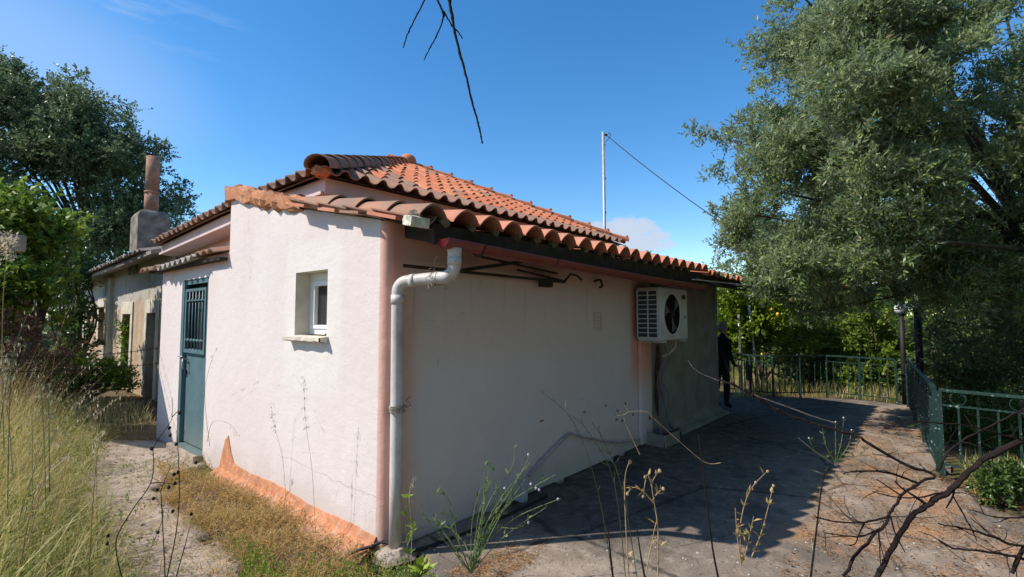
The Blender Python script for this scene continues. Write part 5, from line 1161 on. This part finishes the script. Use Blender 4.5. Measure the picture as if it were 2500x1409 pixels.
# ------------------------------------------------------------ single plants
def stalk_plant(name, label, root, tops, mat, r=.003, heads=None, hm=None, hr=.008, leaves=0, lmat=None, ll=.05, lw=.012, seed=0, cat='weed', group=None, wob=.02):
    """root point; tops list of polylines (world points) that leave the root"""
    rs = random.Random(seed); root = Vector(root); t = empty(name, tuple(root), label, cat, group)
    allp = []
    for pl_ in tops:
        mb = MB(); pts_ = smooth_path([Vector(p) for p in pl_], 4); n = len(pts_); mb.tube(pts_, [r*(1-.6*i/(n-1)) for i in range(n)], 5); P(mb, 'stem', mat, t); allp.append(pts_)
    if heads:
        for h in heads:
            mb = MB(); mb.ell(h, (hr, hr, hr*1.1), 7, 5, None, .2); P(mb, 'head', hm, t)
    if leaves:
        C_ = []; A_ = []
        for pts_ in allp:
            for _ in range(leaves):
                i = rs.randrange(1, len(pts_)-1); C_.append(pts_[i]); dv = (pts_[i+1]-pts_[i]).normalized()*.5+Vector((rs.uniform(-1, 1), rs.uniform(-1, 1), rs.uniform(-.2, .8))); A_.append(dv.normalized())
        C_ = np.array(C_); A_ = np.array(A_); n = len(C_); g = np.random.default_rng(seed)
        V_, F_, r_ = leaf_quads(C_, A_, unit(g.normal(size=(n, 3))*.4+[0, 0, 1]), ll*g.uniform(.6, 1.3, n), lw*g.uniform(.7, 1.2, n), g.random(n)); npmesh('leaf', V_, F_, lmat, t, r_, 'stuff')
    return t
def pth(pix, t0, t1=None):
    t1 = t1 or t0; n = len(pix); return [D(x, y, t0+(t1-t0)*i/(n-1)) for i, (x, y) in enumerate(pix)]
# flowering weeds by the downpipe
def G(px, py): return np.array([*gp(px, py), -.02])
d_ = 2.95
r1 = D(1150, 1400, d_)
tops = [pth(p, d_, d_-.05) for p in ([(1150, 1400), (1185, 1320), (1230, 1240), (1300, 1190), (1355, 1160)], [(1150, 1400), (1180, 1290), (1240, 1210), (1275, 1150), (1296, 1105)], [(1150, 1400), (1165, 1300), (1200, 1215), (1250, 1140), (1256, 1085)],
        [(1150, 1400), (1120, 1320), (1100, 1230), (1075, 1200)], [(1150, 1400), (1160, 1330), (1170, 1250), (1200, 1170)], [(1180, 1330), (1250, 1270), (1310, 1240), (1362, 1220)], [(1165, 1330), (1200, 1290), (1260, 1290), (1290, 1275)], [(1210, 1260), (1215, 1200), (1190, 1110)], [(1150, 1400), (1110, 1350), (1060, 1290), (1030, 1250)])]
rw = random.Random(77)
for _ in range(14):
    x1_ = rw.uniform(1030, 1340); y1_ = 1110+abs(x1_-1230)*.45+rw.uniform(-20, 90); xm = 1150+(x1_-1150)*rw.uniform(.3, .6)+rw.uniform(-15, 15); tops.append(pth([(1150, 1400), (xm, 1400-(1400-y1_)*.55), (x1_, y1_)], d_, d_+rw.uniform(-.15, .2)))
hd = [D(x, y, d_-.04) for x, y in ((1296, 1182), (1308, 1192), (1316, 1196), (1362, 1219), (1290, 1276), (1182, 1230), (1232, 1192), (1290, 1110))]
stalk_plant('flowering_weed', 'bushy green weed with small lilac flower heads in front of the shaded wall', r1, tops, M_stem, .0035, hd, M_petal, .0075, 13, M_shrub, .045, .011, 61)
d_ = 2.7; tops = [pth(p, d_) for p in ([(1000, 1409), (995, 1330), (990, 1260), (1000, 1180)], [(995, 1330), (1010, 1290), (1000, 1240)])]
t_ = stalk_plant('broadleaf_weed', 'upright green weed standing right against the foot of the downpipe', D(1000, 1440, d_), tops, M_stem, .004, None, None, 0, 12, M_fig, .045, .022, 62)
d_ = 2.3; tops = [pth(p, d_) for p in ([(1020, 1420), (1015, 1385)], [(1020, 1420), (1035, 1390)])]
stalk_plant('broadleaf_weed', 'low rosette of big green leaves at the bottom edge below the downpipe', D(1020, 1460, d_), tops, M_stem, .004, None, None, 0, 9, M_fig, .09, .04, 63)
# oats: drooping spikelets
def oat(label, pix, d_, seed, heads=12, mat=M_drystem, r=.0022, hl=.022, group='wild oat stalks'):
    rs = random.Random(seed); pts_ = smooth_path(pth(pix, d_), 5); t = empty('wild_oat', tuple(pts_[0]), label, 'grass stalk', group); n = len(pts_); mb = MB(); mb.tube(pts_, [r*(1-.6*i/(n-1)) for i in range(n)], 4)
    C_ = []; A_ = []
    for k in range(heads):
        i = int(n*.55+rs.random()*n*.44); i = min(i, n-1); p = pts_[i]; q = p+Vector((rs.uniform(-.02, .02), rs.uniform(-.02, .02), rs.uniform(-.01, .015))); mb.tube([p, q], .0007, 3); C_.append(q); A_.append((rs.uniform(-.3, .3), rs.uniform(-.3, .3), -1))
    P(mb, 'stem', mat, t); n = len(C_); g = np.random.default_rng(seed); V_, F_, r_ = leaf_quads(np.array(C_), unit(np.array(A_)), unit(g.normal(size=(n, 3))), hl*g.uniform(.7, 1.3, n), hl*.28*g.uniform(.8, 1.2, n), g.random(n)); npmesh('spikelet', V_, F_, M_oat, t, r_, 'stuff')
oat('straw-coloured oat stalk beside the downpipe foot', [(1003, 1400), (1005, 1300), (1000, 1200), (1010, 1165)], 2.6, 71, 9)
oat('tall thin oat stalk in front of the sunlit pink wall', [(770, 1300), (762, 1150), (745, 1020), (742, 920)], 3.6, 72, 34, M_drystem, .0018, .02)
oat('faint oat stalk left of the tallest one on the pink wall', [(700, 1250), (690, 1120), (670, 1040), (660, 985)], 3.6, 73, 22, M_drystem, .0016, .018)
oat('pale oat stalk standing over the path at lower left', [(215, 1440), (225, 1260), (235, 1130), (245, 1060)], 1.9, 74, 22)
oat('long oat stalk bowing right over the meadow', [(120, 1300), (160, 1130), (230, 1020), (300, 965)], 2.6, 75, 12)
oat('oat stalk hanging over the path beside the seed heads', [(330, 1420), (385, 1300), (398, 1250), (380, 1215)], 1.9, 76, 9)
oat('thin stalk on the pink wall right of the door', [(512, 1090), (500, 960), (520, 870), (532, 850)], 4.2, 77, 6)
oat('arching stalk crossing the pink wall near the door', [(505, 1080), (520, 1030), (560, 1035), (580, 1060)], 4.2, 78, 8)
g_ = random.Random(4)
for i in range(14):
    x0_ = g_.uniform(-40, 260); y0_ = g_.uniform(1120, 1420); d_ = g_.uniform(1.7, 3.2); hgt = g_.uniform(250, 480); dx = g_.uniform(-60, 200)
    oat('tall grass stalk with a loose head in the left meadow', [(x0_, y0_), (x0_+dx*.2, y0_-hgt*.4), (x0_+dx*.55, y0_-hgt*.75), (x0_+dx, y0_-hgt*.95)], d_, 100+i, 14, M_stem if i % 3 else M_drystem, .002, .02, 'meadow grass stalks')
# dark seed heads on dry stems at lower left
d_ = 1.75
stalk_plant('dry_seed_plant', 'branching dark dry plant with round seed heads over the path', D(405, 1480, d_), [pth(p, d_) for p in ([(405, 1480), (402, 1380), (394, 1220), (394, 1195), (418, 1135)], [(408, 1409), (430, 1300), (438, 1200), (434, 1090), (432, 1060)], [(300, 1420), (283, 1325), (320, 1250), (368, 1180), (375, 1120), (376, 1090), (410, 1040), (420, 1018), (420, 970)], [(368, 1180), (390, 1178), (428, 1182)], [(420, 1018), (436, 1002)], [(430, 1409), (455, 1320), (462, 1290)])], M_twig, .0021,
            [D(x, y, d_) for x, y in ((370, 1096), (414, 1045), (415, 1063), (438, 1008), (427, 1180), (412, 1190), (384, 1196), (386, 1300), (422, 1248), (264, 1308), (262, 1327), (435, 1153), (425, 1158), (467, 1255), (478, 1130), (375, 1217), (430, 1085))], M_seed, .0056, 0, None, .05, .01, 81, 'dry weed')
M_dkstem = simple('shade_dark_stem', (.05, .065, .03), .7, .3, .3, 20, 0, 0); M_dkblade = leafmat('shade_dark_plume', [(0, (.04, .055, .025)), (1, (.09, .11, .05))], None, .3)  # darker stem and blade colours that paint in the house's shade
# dry plants in the middle and right foreground
d_ = 2.2
stalk_plant('dry_weed', 'golden withered weed with curled tips in the middle foreground', D(1600, 1440, d_), [pth(p, d_) for p in ([(1606, 1440), (1607, 1300), (1598, 1230), (1592, 1180), (1610, 1150)], [(1598, 1230), (1570, 1200), (1545, 1190), (1532, 1205)], [(1592, 1190), (1580, 1160), (1570, 1210)], [(1570, 1440), (1590, 1330), (1603, 1270)], [(1540, 1440), (1532, 1360), (1525, 1180), (1538, 1125)], [(1600, 1210), (1615, 1195)])], M_drystem, .0035,
            [D(x, y, d_) for x, y in ((1610, 1150), (1532, 1205), (1570, 1212), (1620, 1194), (1538, 1128), (1575, 1165))], M_drystem, .008, 5, M_dry, .035, .01, 82, 'dry weed')
d_ = 2.35
stalk_plant('yellow_weed', 'slender pale weed with withered leaves standing on the concrete', D(1810, 1390, d_), [pth(p, d_) for p in ([(1810, 1380), (1808, 1280), (1830, 1200), (1872, 1152)], [(1810, 1380), (1800, 1310), (1795, 1240)], [(1810, 1380), (1825, 1330), (1840, 1260)], [(1835, 1360), (1862, 1290), (1888, 1185)])], M_drystem, .003,
            [D(x, y, d_) for x, y in ((1874, 1151), (1888, 1186), (1845, 1178))], M_oat if False else M_drystem, .006, 12, M_dry, .04, .016, 83, 'dry weed')
d_ = 2.4
stalk_plant('arching_weed', 'pale arching stem with berries in front of the concrete box', D(1640, 1409, d_), [pth(p, d_) for p in ([(1760, 1130), (1720, 1128), (1650, 1070), (1600, 1025), (1580, 1006), (1555, 1004), (1535, 1006), (1520, 1015)], [(1535, 1006), (1525, 990)], [(1525, 1012), (1505, 1015)], [(1562, 1110), (1530, 1040), (1523, 1018)])], M_drystem, .0018,
            [D(x, y, d_) for x, y in ((1505, 1024), (1519, 1027), (1545, 1012), (1526, 985), (1508, 1003), (1585, 1018), (1586, 1023))], M_seed, .006, 0, None, .03, .01, 84)
d_ = 2.0
stalk_plant('feather_grass', 'dark feathery grass plumes arching left before the shaded wall', D(1560, 1440, d_), [pth(p, d_) for p in ([(1500, 1440), (1460, 1200), (1400, 1030), (1320, 955)], [(1530, 1440), (1500, 1180), (1440, 1060), (1390, 1010)], [(1560, 1440), (1520, 1200), (1480, 1090), (1445, 1030)])], M_dkstem, .0018, None, None, 0, 46, M_dkblade, .05, .0025, 85, 'grass')
for i, (pix, d_, lab) in enumerate((([(1500, 1440), (1490, 1350), (1485, 1290)], 1.6, 'bare dark stalk rising from the bottom edge left of the golden weed'), ([(1580, 1440), (1565, 1360), (1555, 1290)], 1.6, 'bare dark stalk close to the left of the golden weed'), ([(1760, 1440), (1740, 1340), (1720, 1180), (1705, 1060)], 1.7, 'tall bare dark stalk in the dark house shadow'), ([(1975, 1440), (1990, 1320), (2003, 1210), (2015, 1150)], 1.7, 'feathery dark stalk standing right of the house shadow'))):
    stalk_plant('dark_stalk', lab, D(*pix[0], d_), [pth(pix, d_)], M_twig, .004, None, None, 0, 10 if i == 3 else 0, M_grass, .05, .003, 90+i, 'stalk', 'bare stalks in the foreground')
d_ = 5.2
stalk_plant('pale_weed', 'tufted grey-green weed at the edge of the house shadow', G(2040, 1130), [pth([(2040, 1130), (2040+dx, 1130-dy*.5), (2040+dx*1.3, 1130-dy)], d_) for dx, dy in ((-50, 60), (-25, 90), (0, 100), (15, 110), (30, 80), (45, 60), (60, 40))], M_stem, .004, [D(2040+dx*1.3, 1130-dy, d_) for dx, dy in ((-50, 60), (-25, 90), (0, 100), (15, 110), (30, 80))], M_oat if False else M_petal, .008, 14, M_shrub, .05, .01, 95)
# dried flower stalk at the left edge
d_ = 3.0; hd = [D(20+random.gauss(0, 16), 600+random.gauss(0, 18), d_+random.gauss(0, .04)) for _ in range(30)]
stalk_plant('dried_flower', 'withered pale flower bunch on a tall stalk at the left edge', D(10, 1100, d_), [pth([(10, 1100), (5, 900), (8, 720), (20, 600)], d_)], M_drystem, .004, hd, M_drystem, .005, 0, None, .05, .02, 96, 'dried plant')
hdA = np.array(hd); gq = np.random.default_rng(8); ii = gq.integers(0, len(hdA), 260); V_, F_, r_ = leaf_quads(hdA[ii]+gq.normal(size=(260, 3))*.012, unit(gq.normal(size=(260, 3))), unit(gq.normal(size=(260, 3))), gq.uniform(.015, .035, 260), gq.uniform(.006, .014, 260), gq.random(260)); npmesh('petals', V_, F_, M_oat, bpy.data.objects['dried_flower'], r_, 'stuff')
# shed roof corner on the left
sh = empty('shed', tuple(D(-60, 900, 6.6)*[1, 1, 0]), 'grey concrete shed roof slab showing behind the dried flower', 'shed')
c = D(-125, 590, 6.6); rz = Matrix.Rotation(R(15), 3, 'Z')
P(MB().obox(c, (1.1, 1.3, .22), rz), 'roof_slab', M_grey, sh, bevel=.02); cw = D(-170, 585, 6.9); P(MB().obox((cw[0], cw[1], (c[2]-.11)/2), (.7, .8, c[2]-.11), rz), 'wall', M_grey, sh)
# barbed wire
bw = empty('barbed_wire', tuple(D(0, 1000, 5.6)), 'two sagging strands of rusty barbed wire across the left meadow', 'wire')
for k, (pa, pb) in enumerate((((-100, 872), (388, 850)), ((-100, 905), (388, 886)))):
    a = D(*pa, 4.8); b = D(*pb, 6.9); pts_ = [a+(b-a)*t-np.array([0, 0, .05])*4*t*(1-t) for t in np.linspace(0, 1, 14)]; mb = MB().tube(pts_, .004, 4)
    for j in range(24):
        t = (j+.5)/24; p = a+(b-a)*t-np.array([0, 0, .05])*4*t*(1-t); mb.bar(p+[.0, .02, .02], p-[.0, .02, .02], .004); mb.bar(p+[.0, .02, -.02], p-[.0, .02, -.02], .004)
    P(mb, 'strand', M_twig, bw)

# ------------------------------------------------------------ bare branches close to the camera
def branches(name, label, d_, lines, mat=M_twig):
    t = empty(name, tuple(D(*lines[0][0][0], d_)), label, 'branch'); rs = random.Random(len(lines))
    for pix, w0, w1, *dd in lines:
        d1 = dd[0] if dd else d_; d2 = dd[1] if len(dd) > 1 else d1; pts_ = smooth_path([D(x, y, d1+(d2-d1)*i/(len(pix)-1)) for i, (x, y) in enumerate(pix)], 5); n = len(pts_); L = (Vector(pts_[-1])-Vector(pts_[0])).length
        mb = MB(); rad = [max(.0006, (w0+(w1-w0)*i/(n-1))*(d1+(d2-d1)*i/(n-1))/CF/2*(1+.12*rs.uniform(-1, 1))) for i in range(n)]; mb.tube([p+Vector((rs.uniform(-1, 1), rs.uniform(-1, 1), rs.uniform(-1, 1)))*(min(.004, L*.006) if name == 'dead_branch' else .0012) for p in pts_], rad, 6)
        for j in range(int(L*22)):
            i = rs.randrange(0, n-1); p = pts_[i]; q_ = max(rad[i]*1.12, min(rad[i]*1.5, .0035)); mb.ell(p, (q_,)*3, 5, 4)
        if w0 > 4.5 and name == 'dead_branch':
            for j in range(int(L*16)):
                i = rs.randrange(1, n-1); p = pts_[i]; dv = (pts_[i+1]-pts_[i-1]).normalized(); dv = (dv*.7+Vector((rs.uniform(-1, 1), rs.uniform(-1, 1), rs.uniform(-.8, .8)))).normalized(); q_ = [p]; l_ = rs.uniform(.012, .05)
                for _ in range(3): dv = (dv+Vector((rs.uniform(-1, 1), rs.uniform(-1, 1), rs.uniform(-1, 1)))*.35).normalized(); q_.append(q_[-1]+dv*l_)
                mb.tube(q_, [.0016, .0013, .001, .0007], 4)
        P(mb, 'twig', mat, t)
    return t
z = .2697
branches('hanging_twig', 'bare twig hanging into the sky from the top edge', 1.5, [
    ([(1090, -60), (1097, 0), (1105, 45), (1113, 90), (1125, 140), (1139, 190), (1150, 240), (1163, 285), (1172, 320), (1178, 351)], 9, 4),
    ([(1060, -40), (1068, 0), (1082, 28), (1088, 36), (1103, 62), (1118, 78), (1129, 95)], 6, 3), ([(1086, 30), (1082, 45), (1065, 90), (1048, 120), (1036, 147)], 4, 2.5), ([(1080, 22), (1082, 44)], 4, 3), ([(1052, -50), (1036, 0), (1010, 52), (992, 92), (984, 117)], 4.5, 2.5)])
branches('dead_branch', 'thick dark bare branch curving up from the bottom right corner', 1.7, [
    ([(2120, 1450), (2170, 1350), (2220, 1270), (2260, 1235), (2320, 1195), (2380, 1140), (2440, 1100), (2560, 1050)], 11, 14),
    ([(2060, 1409), (2095, 1350), (2150, 1290), (2175, 1255), (2200, 1210), (2250, 1175), (2280, 1160), (2200, 1130), (2110, 1075), (2080, 1060), (2000, 1040), (1900, 1000), (1800, 945), (1750, 925)], 8, 6, 1.7, 2.0),
    ([(2500, 1000), (2420, 1040), (2330, 1090), (2290, 1150)], 5, 5), ([(2265, 1235), (2230, 1210), (2200, 1190), (2185, 1175)], 6, 3), ([(2240, 1180), (2170, 1155), (2100, 1150), (2060, 1155)], 6, 3), ([(2200, 1210), (2170, 1190), (2140, 1170)], 4, 2),
    ([(2310, 1200), (2240, 1215), (2180, 1212), (2130, 1200)], 5, 2), ([(2330, 1190), (2325, 1215), (2310, 1240)], 5, 3), ([(2170, 1260), (2110, 1275), (2050, 1275), (1990, 1262)], 6, 3), ([(2110, 1277), (2095, 1310), (2085, 1330), (2060, 1330)], 4, 2),
    ([(2150, 1290), (2100, 1310), (2040, 1305), (2010, 1300)], 5, 2), ([(2145, 1295), (2148, 1340), (2150, 1385)], 4, 2), ([(2175, 1262), (2185, 1300), (2210, 1350)], 4, 2), ([(2325, 1210), (2360, 1270), (2385, 1320)], 4, 2)])
branches('dead_branch', 'thin bare branches reaching in from the lower right edge', 1.5, [
    ([(2620, 1330), (2500, 1335), (2420, 1310), (2350, 1290), (2290, 1280)], 8, 3), ([(2620, 1250), (2500, 1262), (2430, 1262), (2370, 1245)], 6, 2), ([(2600, 1400), (2500, 1365), (2400, 1345), (2330, 1340), (2290, 1320)], 8, 3), ([(2560, 1300), (2500, 1340), (2470, 1400)], 12, 8),
    ([(2500, 1075), (2440, 1060), (2360, 1040), (2260, 1030), (2200, 1035)], 5, 3), ([(2420, 1310), (2400, 1290), (2370, 1265)], 3, 2)])
branches('pale_twig', 'long slim pale twig reaching across the shaded terrace', 2.2, [([(1680, 880), (1700, 905), (1730, 920), (1755, 930)], 1.5, 2), ([(1800, 950), (1850, 968), (1900, 985), (1980, 1015), (2040, 1033)], 2, 3), ([(1950, 1070), (2000, 1110), (2060, 1150)], 2, 2)], simple('grey_pale_twig', (.20, .17, .15), .8, .2, .3, 30))
print('tiles', tile_count[0], 'tris', sum(len(o.data.polygons)*2 for o in bpy.data.objects if o.type == 'MESH'))
